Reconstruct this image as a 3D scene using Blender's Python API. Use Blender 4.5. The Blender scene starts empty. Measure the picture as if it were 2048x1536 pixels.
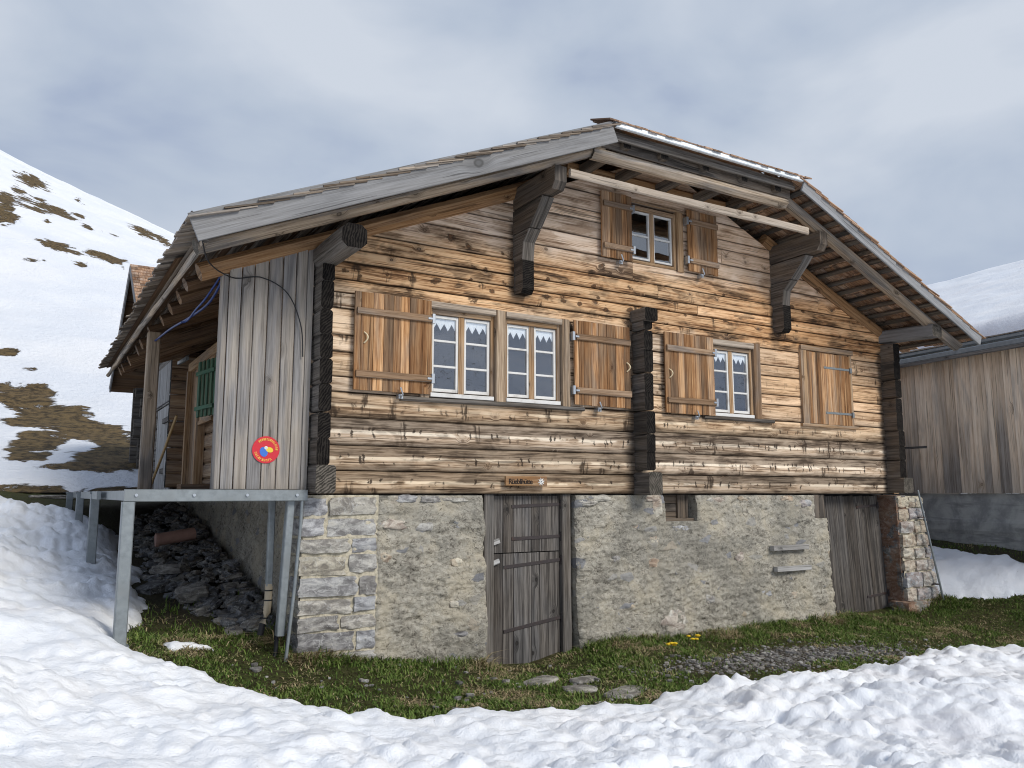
import bpy, math, random
import numpy as np
from mathutils import Matrix, Vector

rng = np.random.default_rng(7)
random.seed(7)
S = bpy.context.scene
COL = S.collection
PI = math.pi

# ------------------------------------------------------------------ noise
def _h(ix, iy, iz, seed):
    n = (ix.astype(np.int64) * 374761393 + iy.astype(np.int64) * 668265263 + iz.astype(np.int64) * 2147483647 + seed * 974634777) & 0xFFFFFFFF
    n = ((n ^ (n >> 13)) * 1274126177) & 0xFFFFFFFF
    n = ((n ^ (n >> 16)) * 2246822519) & 0xFFFFFFFF
    return ((n ^ (n >> 15)) & 0xFFFFFF) / float(0xFFFFFF)

def vnoise(x, y, z=None, seed=0):
    x = np.asarray(x, float); y = np.asarray(y, float) + 0 * x
    z = np.zeros_like(x) if z is None else np.asarray(z, float) + 0 * x
    ix, iy, iz = np.floor(x), np.floor(y), np.floor(z)
    fx, fy, fz = x - ix, y - iy, z - iz
    fx = fx * fx * fx * (fx * (fx * 6 - 15) + 10); fy = fy * fy * fy * (fy * (fy * 6 - 15) + 10); fz = fz * fz * (3 - 2 * fz)
    r = 0
    for dz in (0, 1):
        wz = fz if dz else 1 - fz
        for dy in (0, 1):
            wy = fy if dy else 1 - fy
            for dx in (0, 1):
                wx = fx if dx else 1 - fx
                r = r + wx * wy * wz * _h(ix + dx, iy + dy, iz + dz, seed)
    return r * 2 - 1

def fbm(x, y, z=None, seed=0, o=4, g=.5):
    r, a, s = 0, 1., 0
    zz = 0 * np.asarray(x, float) if z is None else z
    for i in range(o):
        r = r + a * vnoise(np.asarray(x) * 2 ** i + 17.3 * i, np.asarray(y) * 2 ** i + 5.1 * i, zz * 2 ** i, seed + i)
        s += a; a *= g
    return r / s

def worley(x, y, seed=0):
    ix, iy = np.floor(x), np.floor(y)
    best = np.full(x.shape, 9.); idv = np.zeros(x.shape)
    zz = np.zeros_like(ix)
    for dx in (-1, 0, 1):
        for dy in (-1, 0, 1):
            cx, cy = ix + dx, iy + dy
            px = cx + _h(cx, cy, zz, seed); py = cy + _h(cx, cy, zz + 1, seed)
            d = np.hypot(px - x, py - y)
            m = d < best
            best = np.where(m, d, best); idv = np.where(m, _h(cx, cy, zz + 2, seed), idv)
    return best, idv

def sstep(a, b, x):
    t = np.clip((x - a) / (b - a), 0, 1)
    return t * t * (3 - 2 * t)

# ------------------------------------------------------------------ mesh builder
class MB:
    def __init__(s):
        s.V = []; s.n = 0; s.L = []; s.T = []; s.UV = []; s.W = []; s.R = []; s.M = []; s.SM = []

    def add(s, verts, faces, uv, w=None, rnd=0., mi=0, smooth=False):
        """verts (n,3); faces (k,m) same size; uv (k,m,2)"""
        verts = np.asarray(verts, float).reshape(-1, 3); faces = np.asarray(faces, int)
        k, m = faces.shape
        s.V.append(verts); s.L.append((faces + s.n).ravel()); s.T.append(np.full(k, m)); s.n += len(verts)
        s.UV.append(np.asarray(uv, float).reshape(-1, 2))
        if w is None: w = np.tile([.5, 0.], (k * m, 1))
        s.W.append(np.asarray(w, float).reshape(-1, 2))
        s.R.append(np.zeros(k) + rnd); s.M.append(np.full(k, mi)); s.SM.append(np.full(k, smooth))

    def grid(s, P, U, W=None, rnd=0., mi=0, smooth=True, flip=False, keep=None):
        n, m = P.shape[:2]
        I = np.arange(n * m).reshape(n, m)
        f = np.stack([I[:-1, :-1], I[1:, :-1], I[1:, 1:], I[:-1, 1:]], -1).reshape(-1, 4)
        if flip: f = f[:, ::-1]
        if keep is not None: f = f[keep.ravel()]
        Uf = U.reshape(-1, 2)[f]
        Wf = None if W is None else W.reshape(-1, 2)[f]
        s.add(P.reshape(-1, 3), f, Uf, Wf, rnd if np.isscalar(rnd) else rnd, mi, smooth)

    def beam(s, p0, p1, w, h, up=(0, 0, 1), n=None, ch=None, wob=.003, rnd=None, mi=0, cap=None, rnd_shape=False, taper=1., seed=None, sides=12, W=None):
        p0 = np.array(p0, float); p1 = np.array(p1, float)
        d = p1 - p0; L = np.linalg.norm(d); d /= L
        up = np.array(up, float); sd = np.cross(d, up); sd /= np.linalg.norm(sd); u2 = np.cross(sd, d)
        if rnd is None: rnd = rng.random()
        if seed is None: seed = int(rng.integers(1e6))
        if ch is None: ch = min(w, h) * .1
        a, b = w / 2, h / 2
        if rnd_shape:
            t = np.arange(sides) / sides * 2 * PI
            prof = np.stack([a * np.cos(t), b * np.sin(t)], 1)
        else:
            prof = np.array([(a, -b + ch), (a, b - ch), (a - ch, b), (-a + ch, b), (-a, b - ch), (-a, -b + ch), (-a + ch, -b), (a - ch, -b)])
        K = len(prof)
        if n is None: n = max(1, int(L / .25)) if wob else 1
        t = np.linspace(0, 1, n + 1)
        per = np.r_[0, np.cumsum(np.linalg.norm(np.roll(prof, -1, 0) - prof, axis=1))]
        base = p0[None] + t[:, None] * d[None] * L
        sc = 1 + (taper - 1) * t
        P = base[:, None] + sc[:, None, None] * (prof[None, :, :1] * sd + prof[None, :, 1:] * u2)
        if wob:
            tt = (t * L)[:, None] + 0 * prof[None, :, 0]
            ang = np.arctan2(prof[:, 1], prof[:, 0])[None]
            o = fbm(tt * 1.7, np.cos(ang) * .8 + 0 * tt, np.sin(ang) * .8 + 0 * tt, seed % 997, 3) * wob * 1.6
            o2 = vnoise(t * L * .6, t * 0 + seed % 89, None, seed % 991) * wob * 1.5
            nd = prof / np.linalg.norm(prof, axis=1)[:, None]
            P = P + o[..., None] * (nd[None, :, :1] * sd + nd[None, :, 1:] * u2) + o2[:, None, None] * u2
        Pc = np.concatenate([P, P[:, :1]], 1)
        uo = rng.random() * 9; vo = rng.random() * 9
        U = np.stack(np.broadcast_arrays((t * L)[:, None] + uo, per[None] + vo), -1)
        Wg = None
        if W is not None: Wg = np.zeros(U.shape) + np.array(W)
        # side grid with its seam doubled
        s.grid(Pc, U, Wg, rnd, mi, smooth=rnd_shape, flip=True)
        if cap is None: cap = mi
        for e, fl in ((0, False), (n, True)):
            idx = np.arange(K)[None]
            if not fl: idx = idx
            else: idx = idx[:, ::-1]
            s.add(P[e], idx, prof[idx[0]][None] + rng.random(2) * 3, None if W is None else np.zeros((K, 2)) + np.array(W), rnd, cap, False)

    def box(s, x0, x1, y0, y1, z0, z1, axis=2, ch=.003, rnd=None, mi=0, wob=0, W=None, cap=None):
        c = [(x0 + x1) / 2, (y0 + y1) / 2, (z0 + z1) / 2]
        if axis == 2:
            s.beam((c[0], c[1], z0), (c[0], c[1], z1), x1 - x0, y1 - y0, up=(0, 1, 0), ch=ch, wob=wob, rnd=rnd, mi=mi, W=W, cap=cap)
        elif axis == 0:
            s.beam((x0, c[1], c[2]), (x1, c[1], c[2]), y1 - y0, z1 - z0, ch=ch, wob=wob, rnd=rnd, mi=mi, W=W, cap=cap)
        else:
            s.beam((c[0], y0, c[2]), (c[0], y1, c[2]), x1 - x0, z1 - z0, ch=ch, wob=wob, rnd=rnd, mi=mi, W=W, cap=cap)

    def prism(s, poly, x0, x1, axes=(1, 2, 0), rnd=None, mi=0, edgemi=None, side_uv=True):
        """polygon poly in axes[0],axes[1]; extruded on axes[2] from x0 to x1"""
        poly = np.array(poly, float); K = len(poly)
        if rnd is None: rnd = rng.random()
        if edgemi is None: edgemi = mi
        P = np.zeros((2, K, 3))
        for i, x in enumerate((x0, x1)):
            P[i, :, axes[0]] = poly[:, 0]; P[i, :, axes[1]] = poly[:, 1]; P[i, :, axes[2]] = x
        o = rng.random(2) * 9
        for i in (0, 1):
            idx = np.arange(K)[None]
            if i: idx = idx[:, ::-1]
            s.add(P[i], idx, (poly[idx[0]] + o)[None], None, rnd, mi, False)
        per = np.r_[0, np.cumsum(np.linalg.norm(np.roll(poly, -1, 0) - poly, axis=1))]
        Pc = np.concatenate([P, P[:, :1]], 1)
        U = np.stack(np.broadcast_arrays(per[None] + o[0], np.array([[0], [x1 - x0]]) + o[1]), -1)
        s.grid(Pc, U, None, rnd, edgemi, smooth=False, flip=False)

    def tube(s, pts, r, sides=8, rnd=0., mi=0):
        pts = np.array(pts, float); n = len(pts)
        d = np.gradient(pts, axis=0); d /= np.linalg.norm(d, axis=1)[:, None]
        ref = np.array([.3, .2, .93]); sd = np.cross(d, ref); sd /= np.linalg.norm(sd, axis=1)[:, None]; u2 = np.cross(sd, d)
        t = np.arange(sides + 1) / sides * 2 * PI
        r = np.zeros(n) + r
        P = pts[:, None] + r[:, None, None] * (np.cos(t)[None, :, None] * sd[:, None] + np.sin(t)[None, :, None] * u2[:, None])
        L = np.r_[0, np.cumsum(np.linalg.norm(np.diff(pts, axis=0), axis=1))]
        U = np.stack(np.broadcast_arrays(L[:, None], t[None] * r.mean()), -1)
        s.grid(P, U, None, rnd, mi, True, flip=True)
        for e, idx in ((0, np.arange(sides)[None]), (n - 1, np.arange(sides)[None, ::-1])):
            s.add(P[e, :sides], idx, np.zeros((1, sides, 2)), None, rnd, mi, False)

    def blob(s, c, size, seed=0, n=5, rough=.12, square=.5, rot=0., tilt=(0., 0.), rnd=None, mi=0, smooth=False, freq=1.6):
        """rock-like closed body: cube sphere between box and ball, noise-displaced"""
        g = np.linspace(-1, 1, n + 1)
        a, b = np.meshgrid(g, g, indexing='ij')
        if rnd is None: rnd = rng.random()
        cr, sr = math.cos(rot), math.sin(rot)
        R = np.array([[cr, -sr, 0], [sr, cr, 0], [0, 0, 1]]) @ np.array([[1, 0, 0], [0, math.cos(tilt[0]), -math.sin(tilt[0])], [0, math.sin(tilt[0]), math.cos(tilt[0])]]) @ np.array([[math.cos(tilt[1]), 0, math.sin(tilt[1])], [0, 1, 0], [-math.sin(tilt[1]), 0, math.cos(tilt[1])]])
        for ax in range(3):
            for sg in (-1, 1):
                q = np.zeros((n + 1, n + 1, 3))
                q[..., ax] = sg; q[..., (ax + 1) % 3] = a; q[..., (ax + 2) % 3] = b
                sph = q / np.linalg.norm(q, axis=-1, keepdims=True)
                p = q * square + sph * (1 - square) * 1.15
                nn = fbm(p[..., 0] * freq + seed * 3.1, p[..., 1] * freq, p[..., 2] * freq, seed % 9973, 3)
                p = p * (1 + rough * nn * 1.8)[..., None]
                p = (p * np.array(size) / 2) @ R.T + np.array(c)
                U = np.stack([q[..., (ax + 1) % 3] * size[(ax + 1) % 3] / 2 + seed % 31, q[..., (ax + 2) % 3] * size[(ax + 2) % 3] / 2 + ax * 3.3], -1)
                s.grid(p, U, None, rnd, mi, smooth, flip=(sg < 0))

    def build(s, name, mats, parent=None, label=None, merge=False):
        V = np.concatenate(s.V); Lp = np.concatenate(s.L).astype(np.int32); T = np.concatenate(s.T).astype(np.int32)
        me = bpy.data.meshes.new(name)
        me.vertices.add(len(V)); me.loops.add(len(Lp)); me.polygons.add(len(T))
        off = V.mean(0) * 0
        if parent is None:
            off = np.array([(V[:, 0].min() + V[:, 0].max()) / 2, (V[:, 1].min() + V[:, 1].max()) / 2, V[:, 2].min()])
        me.vertices.foreach_set('co', (V - off).astype(np.float32).ravel())
        me.loops.foreach_set('vertex_index', Lp)
        me.polygons.foreach_set('loop_start', np.r_[0, np.cumsum(T)[:-1]].astype(np.int32))
        me.polygons.foreach_set('loop_total', T)
        me.polygons.foreach_set('material_index', np.concatenate(s.M).astype(np.int32))
        me.polygons.foreach_set('use_smooth', np.concatenate(s.SM))
        u = me.uv_layers.new(name='UVMap'); u.data.foreach_set('uv', np.concatenate(s.UV).astype(np.float32).ravel())
        u = me.uv_layers.new(name='Cross'); u.data.foreach_set('uv', np.concatenate(s.W).astype(np.float32).ravel())
        at = me.attributes.new('rnd', 'FLOAT', 'FACE'); at.data.foreach_set('value', np.concatenate(s.R).astype(np.float32))
        me.update(calc_edges=True)
        if not isinstance(mats, (list, tuple)): mats = [mats]
        for m in mats: me.materials.append(m)
        o = bpy.data.objects.new(name, me); COL.objects.link(o)
        if parent is None: o.location = off
        else: put(o, parent)
        if label: o['label'] = label
        return o

def wloc(o):
    v = Vector(o.location); p = o.parent
    while p: v += p.location; p = p.parent
    return v

def put(o, parent):
    o.parent = parent; o.location = -wloc(parent)

def tag(o, label, cat, group=None):
    o['label'] = label; o['category'] = cat
    if group: o['group'] = group
    return o

def thing(name, loc, label, cat, group=None):
    o = bpy.data.objects.new(name, None); COL.objects.link(o); o.location = loc; o.empty_display_size = .2
    return tag(o, label, cat, group)

# ------------------------------------------------------------------ materials
class N:
    def __init__(s, name):
        s.m = bpy.data.materials.new(name); s.m.use_nodes = True
        s.t = s.m.node_tree; s.t.nodes.clear()
        s.out = s.t.nodes.new('ShaderNodeOutputMaterial')
    def n(s, typ, ins=None, **pr):
        nd = s.t.nodes.new(typ)
        for k, v in pr.items(): setattr(nd, k, v)
        for k, v in (ins or {}).items(): s.set(nd.inputs[k], v)
        return nd
    def set(s, sock, v):
        if hasattr(v, 'is_linked') or isinstance(v, bpy.types.NodeSocket): s.t.links.new(v, sock)
        elif isinstance(v, (tuple, list)) and len(v) == 3 and sock.type == 'RGBA': sock.default_value = (*v, 1)
        else: sock.default_value = v
    def math(s, op, a, b=None, c=None, clamp=False):
        nd = s.n('ShaderNodeMath', operation=op, use_clamp=clamp); s.set(nd.inputs[0], a)
        if b is not None: s.set(nd.inputs[1], b)
        if c is not None: s.set(nd.inputs[2], c)
        return nd.outputs[0]
    def mul(s, a, b): return s.math('MULTIPLY', a, b)
    def add(s, a, b): return s.math('ADD', a, b)
    def vmul(s, v, k):
        nd = s.n('ShaderNodeVectorMath', operation='MULTIPLY'); s.set(nd.inputs[0], v); s.set(nd.inputs[1], k); return nd.outputs[0]
    def vadd(s, v, k):
        nd = s.n('ShaderNodeVectorMath', operation='ADD'); s.set(nd.inputs[0], v); s.set(nd.inputs[1], k); return nd.outputs[0]
    def mix(s, f, a, b, mode='MIX'):
        nd = s.n('ShaderNodeMix', data_type='RGBA', blend_type=mode); s.set(nd.inputs[0], f); s.set(nd.inputs[6], a); s.set(nd.inputs[7], b); return nd.outputs[2]
    def ramp(s, f, stops, interp='LINEAR'):
        nd = s.n('ShaderNodeValToRGB'); cr = nd.color_ramp; cr.interpolation = interp
        while len(cr.elements) < len(stops): cr.elements.new(.5)
        for e, (p, c) in zip(cr.elements, stops):
            e.position = p; e.color = (c, c, c, 1) if np.isscalar(c) else (*c, 1)
        s.set(nd.inputs[0], f); return nd.outputs[0]
    def smooth(s, f, a, b):
        nd = s.n('ShaderNodeMapRange', interpolation_type='SMOOTHSTEP'); s.set(nd.inputs[0], f); s.set(nd.inputs[1], a); s.set(nd.inputs[2], b); return nd.outputs[0]
    def noise(s, v, scale=1, detail=4, rough=.55, dist=0):
        nd = s.n('ShaderNodeTexNoise'); s.set(nd.inputs['Vector'], v)
        nd.inputs['Scale'].default_value = scale; nd.inputs['Detail'].default_value = detail; nd.inputs['Roughness'].default_value = rough; nd.inputs['Distortion'].default_value = dist
        return nd.outputs[0]
    def vor(s, v, scale=1, feature='F1', rand=1., dim='3D'):
        nd = s.n('ShaderNodeTexVoronoi', feature=feature, voronoi_dimensions=dim); s.set(nd.inputs['Vector'], v); nd.inputs['Scale'].default_value = scale; nd.inputs['Randomness'].default_value = rand
        return nd
    def xyz(s, v):
        nd = s.n('ShaderNodeSeparateXYZ'); s.set(nd.inputs[0], v); return nd.outputs
    def comb(s, x, y, z):
        nd = s.n('ShaderNodeCombineXYZ'); s.set(nd.inputs[0], x); s.set(nd.inputs[1], y); s.set(nd.inputs[2], z); return nd.outputs[0]
    def uv(s, name='UVMap'): return s.n('ShaderNodeUVMap', uv_map=name).outputs[0]
    def attr(s, name): return s.n('ShaderNodeAttribute', attribute_name=name).outputs['Fac']
    def pos(s): return s.n('ShaderNodeNewGeometry').outputs['Position']
    def bump(s, h, st=.4, dist=.01):
        nd = s.n('ShaderNodeBump'); s.set(nd.inputs['Height'], h); nd.inputs['Strength'].default_value = st; nd.inputs['Distance'].default_value = dist; return nd.outputs[0]
    def bsdf(s, col, rough=.8, metal=0., normal=None, spec=.3, **kw):
        b = s.n('ShaderNodeBsdfPrincipled'); s.set(b.inputs['Base Color'], col); s.set(b.inputs['Roughness'], rough); s.set(b.inputs['Metallic'], metal)
        b.inputs['Specular IOR Level'].default_value = spec
        if normal is not None: s.set(b.inputs['Normal'], normal)
        for k, v in kw.items(): s.set(b.inputs[k], v)
        s.t.links.new(b.outputs[0], s.out.inputs[0]); return s.m

def wood(name, dark, mid, light, grey=(.25, .235, .22), g_amt=.4, var=.45, knots=.45, kscale=4.2, ticks=0., stain=.3, wall=False, bump=.5, grain=1., rough=.78, weather=None):
    k = N(name); uv = k.uv(); r = k.attr('rnd')
    off = k.comb(k.mul(r, 37.), k.mul(r, 23.7), k.mul(r, 11.))
    v = k.vadd(uv, off)
    # knots (round cells in board metres), only some cells carry one
    wob = k.noise(v, 6, 2)
    vk = k.vadd(v, k.comb(k.mul(wob, .05), k.mul(wob, .03), 0.))
    vo = k.vor(k.vmul(vk, (.75, 1., 1.)), kscale, dim='2D')
    has = k.math('GREATER_THAN', k.xyz(vo.outputs['Color'])[0], 1 - knots)
    kd = vo.outputs['Distance']
    kr = k.add(.035, k.mul(k.xyz(vo.outputs['Color'])[1], .055))
    core = k.mul(k.math('SUBTRACT', 1., k.smooth(kd, k.mul(kr, .6), kr)), has)
    halo = k.mul(k.math('SUBTRACT', 1., k.smooth(kd, kr, k.mul(kr, 3.4))), has)
    bend = k.mul(halo, .035)
    vg = k.vadd(v, k.comb(0., bend, 0.))
    n1 = k.noise(k.vmul(vg, (.7, 30. * grain, 1.)), 1, 6, .68, .25)
    n2 = k.noise(k.vmul(vg, (3.2, 130. * grain, 1.)), 1, 3, .6)
    n3 = k.noise(k.vmul(v, (.8, 5., 1.)), 1, 3, .55, .6)
    n4 = k.noise(k.vmul(v, (2.2, 9., 1.)), 1, 4, .6, .4)
    f = k.add(k.mul(n1, .55), k.mul(n2, .45))
    c = k.ramp(f, [(.36, dark), (.47, mid), (.60, light)])
    c = k.mix(k.mul(k.smooth(n3, .4, .66), g_amt), c, k.mix(k.smooth(f, .35, .62), tuple(x * .42 for x in grey), grey))
    # board to board
    rr = k.n('ShaderNodeTexWhiteNoise', noise_dimensions='1D', ins={'W': k.mul(r, 91.7)}).outputs[0]
    br = k.add(1 - var / 2, k.mul(rr, var))
    c = k.mix(1., c, k.comb(br, k.math('POWER', br, 1.12), k.math('POWER', br, 1.25)), 'MULTIPLY')
    crack = k.math('LESS_THAN', k.noise(k.vmul(vg, (.7, 38. * grain, 1.)), 1, 2, .5, .2), .33)
    if wall:
        P = k.pos(); px, py, pz = k.xyz(P)
        cr = k.xyz(k.uv('Cross')); v01 = cr[0]; zone = cr[1]
        big = k.noise(P, 1.1, 3, .6)
        big2 = k.noise(k.vmul(P, (1., 1., 2.4)), 2.1, 4, .62, .5)
        f2 = k.smooth(k.add(k.mul(f, .75), k.mul(n4, .25)), .41, .56)
        # bleached cream next to the windows
        z_ = k.add(pz, k.mul(k.math('SUBTRACT', big, .5), .5))
        win = k.mul(k.smooth(z_, .84, .95), k.math('SUBTRACT', 1., k.smooth(z_, 2.0, 2.2)))
        c = k.mix(k.mul(win, .8), c, k.ramp(f2, [(0., (.13, .075, .042)), (.35, (.46, .34, .23)), (1., (.72, .585, .44))]))
        # golden band of round logs under the gable
        gold = k.mul(k.smooth(z_, 1.95, 2.1), k.math('SUBTRACT', 1., k.smooth(z_, 2.6, 3.05)))
        c = k.mix(k.mul(gold, .85), c, k.ramp(f2, [(0., (.085, .04, .017)), (.35, (.38, .215, .105)), (1., (.66, .46, .28))]))
        # right bay warmer
        warm = k.mul(k.smooth(px, 6.4, 9.5), k.smooth(pz, .9, 1.2))
        c = k.mix(k.mul(warm, .5), c, (1.05, .82, .58), 'MULTIPLY')
        # brown smears over the gable boards
        pale = k.mul(k.smooth(z_, 2.7, 2.95), k.add(.4, k.mul(k.smooth(big, .4, .55), .6)))
        c = k.mix(k.mul(pale, .8), c, k.ramp(f2, [(0., (.30, .195, .125)), (.3, (.58, .44, .32)), (1., (.78, .645, .52))]))
        sm = k.mul(k.smooth(pz, 2.5, 2.9), k.smooth(k.add(k.mul(n3, .6), k.mul(big2, .4)), .55, .61))
        c = k.mix(k.mul(sm, .5), c, k.mix(f2, (.10, .05, .025), (.33, .19, .095)))
        # hewn lower logs: grey above, pale ridge in the middle
        low = k.math('SUBTRACT', 1., k.smooth(z_, .82, .94))
        upr = k.math('ADD', k.smooth(k.add(v01, k.mul(n4, .16)), .62, .70), k.mul(k.math('SUBTRACT', 1., k.smooth(v01, .10, .3)), .75), clamp=True)
        gm = k.mul(k.mul(low, upr), k.add(.25, k.mul(big2, 1.2)))
        base_low = k.ramp(f2, [(0., (.10, .07, .045)), (.4, (.36, .265, .18)), (1., (.56, .46, .35))])
        c = k.mix(k.mul(low, .8), c, base_low)
        c = k.mix(k.math('MINIMUM', gm, .95), c, k.ramp(f2, [(0., (.03, .022, .016)), (.5, (.125, .093, .066)), (1., (.24, .19, .14))]))
        rid = k.mul(k.smooth(k.add(v01, k.mul(n4, .10)), .46, .52), k.math('SUBTRACT', 1., k.smooth(k.add(v01, k.mul(n4, .12)), .60, .66)))
        c = k.mix(k.mul(k.mul(rid, low), k.mul(.9, k.smooth(n4, .40, .5))), c, (.76, .66, .52))
        # axe ticks in rows
        tv = k.vor(k.vmul(k.vadd(v, k.comb(k.mul(n4, .10), 0., 0.)), (17., 5., 1.)), 1, dim='2D')
        tk = k.math('SUBTRACT', 1., k.smooth(k.add(tv.outputs['Distance'], k.mul(k.math('SUBTRACT', k.noise(k.vmul(v, (22., 30., 1.)), 1, 3, .65), .5), .8)), .14, .30))
        tk = k.mul(tk, k.math('GREATER_THAN', k.xyz(tv.outputs['Color'])[2], .45))
        rows = k.mul(k.smooth(v01, .16, .36), k.math('SUBTRACT', 1., k.smooth(v01, .62, .74)))
        tk = k.mul(k.mul(tk, rows), k.mul(k.add(low, k.mul(win, .3)), k.smooth(big2, .40, .47)))
        c = k.mix(k.mul(tk, .9), c, (.026, .018, .013))
        # large axe gouges, splayed downwards
        gv = k.vor(k.vmul(k.vadd(v, k.comb(k.mul(n2, .03), 0., 0.)), (3.6, 1.1, 1.)), 1, dim='2D')
        gk = k.math('SUBTRACT', 1., k.smooth(k.add(gv.outputs['Distance'], k.mul(k.math('SUBTRACT', n4, .5), .5)), .10, .22))
        gk = k.mul(gk, k.math('GREATER_THAN', k.xyz(gv.outputs['Color'])[0], .66))
        gk = k.mul(gk, k.math('SUBTRACT', 1., k.smooth(z_, 2.3, 2.7)))
        c = k.mix(k.mul(gk, k.mul(.85, k.smooth(k.noise(k.vmul(v, (30., 5., 1.)), 1, 2), .42, .54))), c, (.03, .02, .013))
        # brown-black stain runs, strongest on the wet log crossings and under the purlin ends
        st = k.smooth(k.add(k.mul(n3, .45), k.mul(big2, .55)), .49, .57)
        stz = k.add(k.add(k.mul(gold, .85), k.mul(low, .55)), k.add(.10, k.mul(win, .2)))
        c = k.mix(k.mul(k.mul(st, stz), k.math('SUBTRACT', 1., k.mul(f2, .55))), c, (.032, .02, .012))
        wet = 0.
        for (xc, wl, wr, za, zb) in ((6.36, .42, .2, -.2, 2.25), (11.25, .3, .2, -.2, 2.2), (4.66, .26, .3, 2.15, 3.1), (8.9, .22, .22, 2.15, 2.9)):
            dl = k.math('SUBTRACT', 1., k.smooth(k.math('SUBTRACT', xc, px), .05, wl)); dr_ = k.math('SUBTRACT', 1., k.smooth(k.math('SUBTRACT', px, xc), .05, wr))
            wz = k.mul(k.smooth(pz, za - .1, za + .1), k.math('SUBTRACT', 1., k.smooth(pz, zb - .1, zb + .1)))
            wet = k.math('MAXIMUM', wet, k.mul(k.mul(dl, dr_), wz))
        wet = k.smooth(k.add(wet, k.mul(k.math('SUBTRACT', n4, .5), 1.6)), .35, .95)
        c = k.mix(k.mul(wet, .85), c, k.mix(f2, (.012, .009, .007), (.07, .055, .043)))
        kv = k.vor(k.vmul(k.vadd(v, k.comb(0., k.mul(n2, .03), 0.)), (3.4, 4.4, 1.)), 1, dim='2D')
        kk = k.mul(k.math('GREATER_THAN', k.xyz(kv.outputs['Color'])[1], .58), k.smooth(gold, .25, .6))
        kdist = k.add(k.math('DIVIDE', kv.outputs['Distance'], k.add(.55, k.xyz(kv.outputs['Color'])[0])), k.mul(k.math('SUBTRACT', k.noise(k.vmul(v, (16., 22., 1.)), 1, 3, .6), .5), .42))
        c = k.mix(k.mul(k.mul(k.math('SUBTRACT', 1., k.smooth(kdist, .07, .15)), kk), .85), c, (.035, .02, .011))
        c = k.mix(k.mul(k.mul(k.math('SUBTRACT', 1., k.smooth(kdist, .015, .05)), kk), .6), c, (.14, .065, .03))
        # joints darkened by old dirt
        ed = k.math('ADD', k.math('SUBTRACT', 1., k.smooth(v01, .0, .07)), k.smooth(v01, .94, 1.), clamp=True)
        c = k.mix(k.mul(ed, k.math('SUBTRACT', k.add(.25, k.mul(n4, .8)), k.mul(low, .35))), c, (.02, .013, .009))
        hs = k.n('ShaderNodeHueSaturation'); hs.inputs['Saturation'].default_value = 1.02; hs.inputs['Value'].default_value = 1.2; k.set(hs.inputs['Color'], c); c = hs.outputs[0]
        r2 = k.n('ShaderNodeTexWhiteNoise', noise_dimensions='1D', ins={'W': k.mul(r, 313.1)}).outputs[0]
        tone = k.add(.80, k.mul(r2, .38))
        c = k.mix(1., c, k.comb(tone, k.mul(tone, k.add(.93, k.mul(rr, .07))), k.mul(tone, k.add(.84, k.mul(rr, .18)))), 'MULTIPLY')
        kn = k.add(.5, k.mul(gold, .5))
    else:
        if stain:
            if weather:
                zc = k.xyz(k.pos())[2]; wz = k.smooth(k.add(zc, k.mul(k.add(k.math('SUBTRACT', n3, .5), k.mul(k.math('SUBTRACT', rr, .5), .5)), 2.2)), weather[1], weather[0])
                c = k.mix(k.mul(wz, .7), c, k.mix(k.smooth(f, .36, .6), (.07, .068, .068), (.26, .255, .25)))
            st = k.smooth(n3, .56, .72)
            c = k.mix(k.mul(st, stain), c, tuple(x * .35 for x in dark))
        kn = .85
    c = k.mix(k.mul(halo, k.mul(.45, kn)), c, tuple(x * .6 + .01 for x in dark))
    c = k.mix(k.mul(core, kn), c, tuple(x * .4 + .008 for x in dark))
    inner = k.mul(k.math('SUBTRACT', 1., k.smooth(kd, k.mul(kr, .25), k.mul(kr, .6))), has)
    c = k.mix(k.mul(inner, .75), c, tuple(x * .55 for x in mid))
    c = k.mix(k.mul(crack, .6), c, tuple(x * .25 for x in dark))
    h = k.add(k.add(k.mul(n1, .5), k.mul(n2, .35)), k.math('MULTIPLY', crack, -.6))
    h = k.add(h, k.mul(core, .35))
    return k.bsdf(c, rough, normal=k.bump(h, bump, .006), spec=.22)

def plain(name, col, rough=.6, metal=0., var=.12, scale=20, bump=.0, spec=.4, dirt=None):
    k = N(name); P = k.pos(); n = k.noise(P, scale, 4, .6)
    f = k.add(1 - var / 2, k.mul(n, var))
    c = k.mix(1., col, k.comb(f, f, f), 'MULTIPLY')
    if dirt:
        c = k.mix(k.mul(k.smooth(k.noise(P, scale * .25, 5, .65), .5, .7), .7), c, dirt)
    return k.bsdf(c, rough, metal, normal=k.bump(n, bump, .003) if bump else None, spec=spec)

M = {}
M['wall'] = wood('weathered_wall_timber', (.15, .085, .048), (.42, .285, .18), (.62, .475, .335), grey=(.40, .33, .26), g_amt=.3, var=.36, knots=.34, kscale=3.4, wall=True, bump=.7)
M['side'] = wood('brown_side_timber', (.10, .055, .03), (.24, .15, .085), (.38, .27, .17), g_amt=.35, knots=.3)  # side logs and porch door: a darker brown than the front wall
M['shutter'] = wood('orange_shutter_boards', (.11, .045, .016), (.31, .15, .06), (.52, .31, .155), grey=(.28, .225, .17), g_amt=.65, var=.85, knots=.10, kscale=4.5, stain=.25, grain=.7)
M['post'] = wood('window_post_wood', (.06, .04, .026), (.27, .185, .115), (.50, .38, .26), grey=(.34, .29, .24), g_amt=.5, knots=.3, kscale=5, stain=.6)
M['batten'] = wood('brown_batten_timber', (.09, .05, .028), (.22, .135, .075), (.36, .24, .15), g_amt=.55, var=.4, knots=.1, stain=.3)
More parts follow.
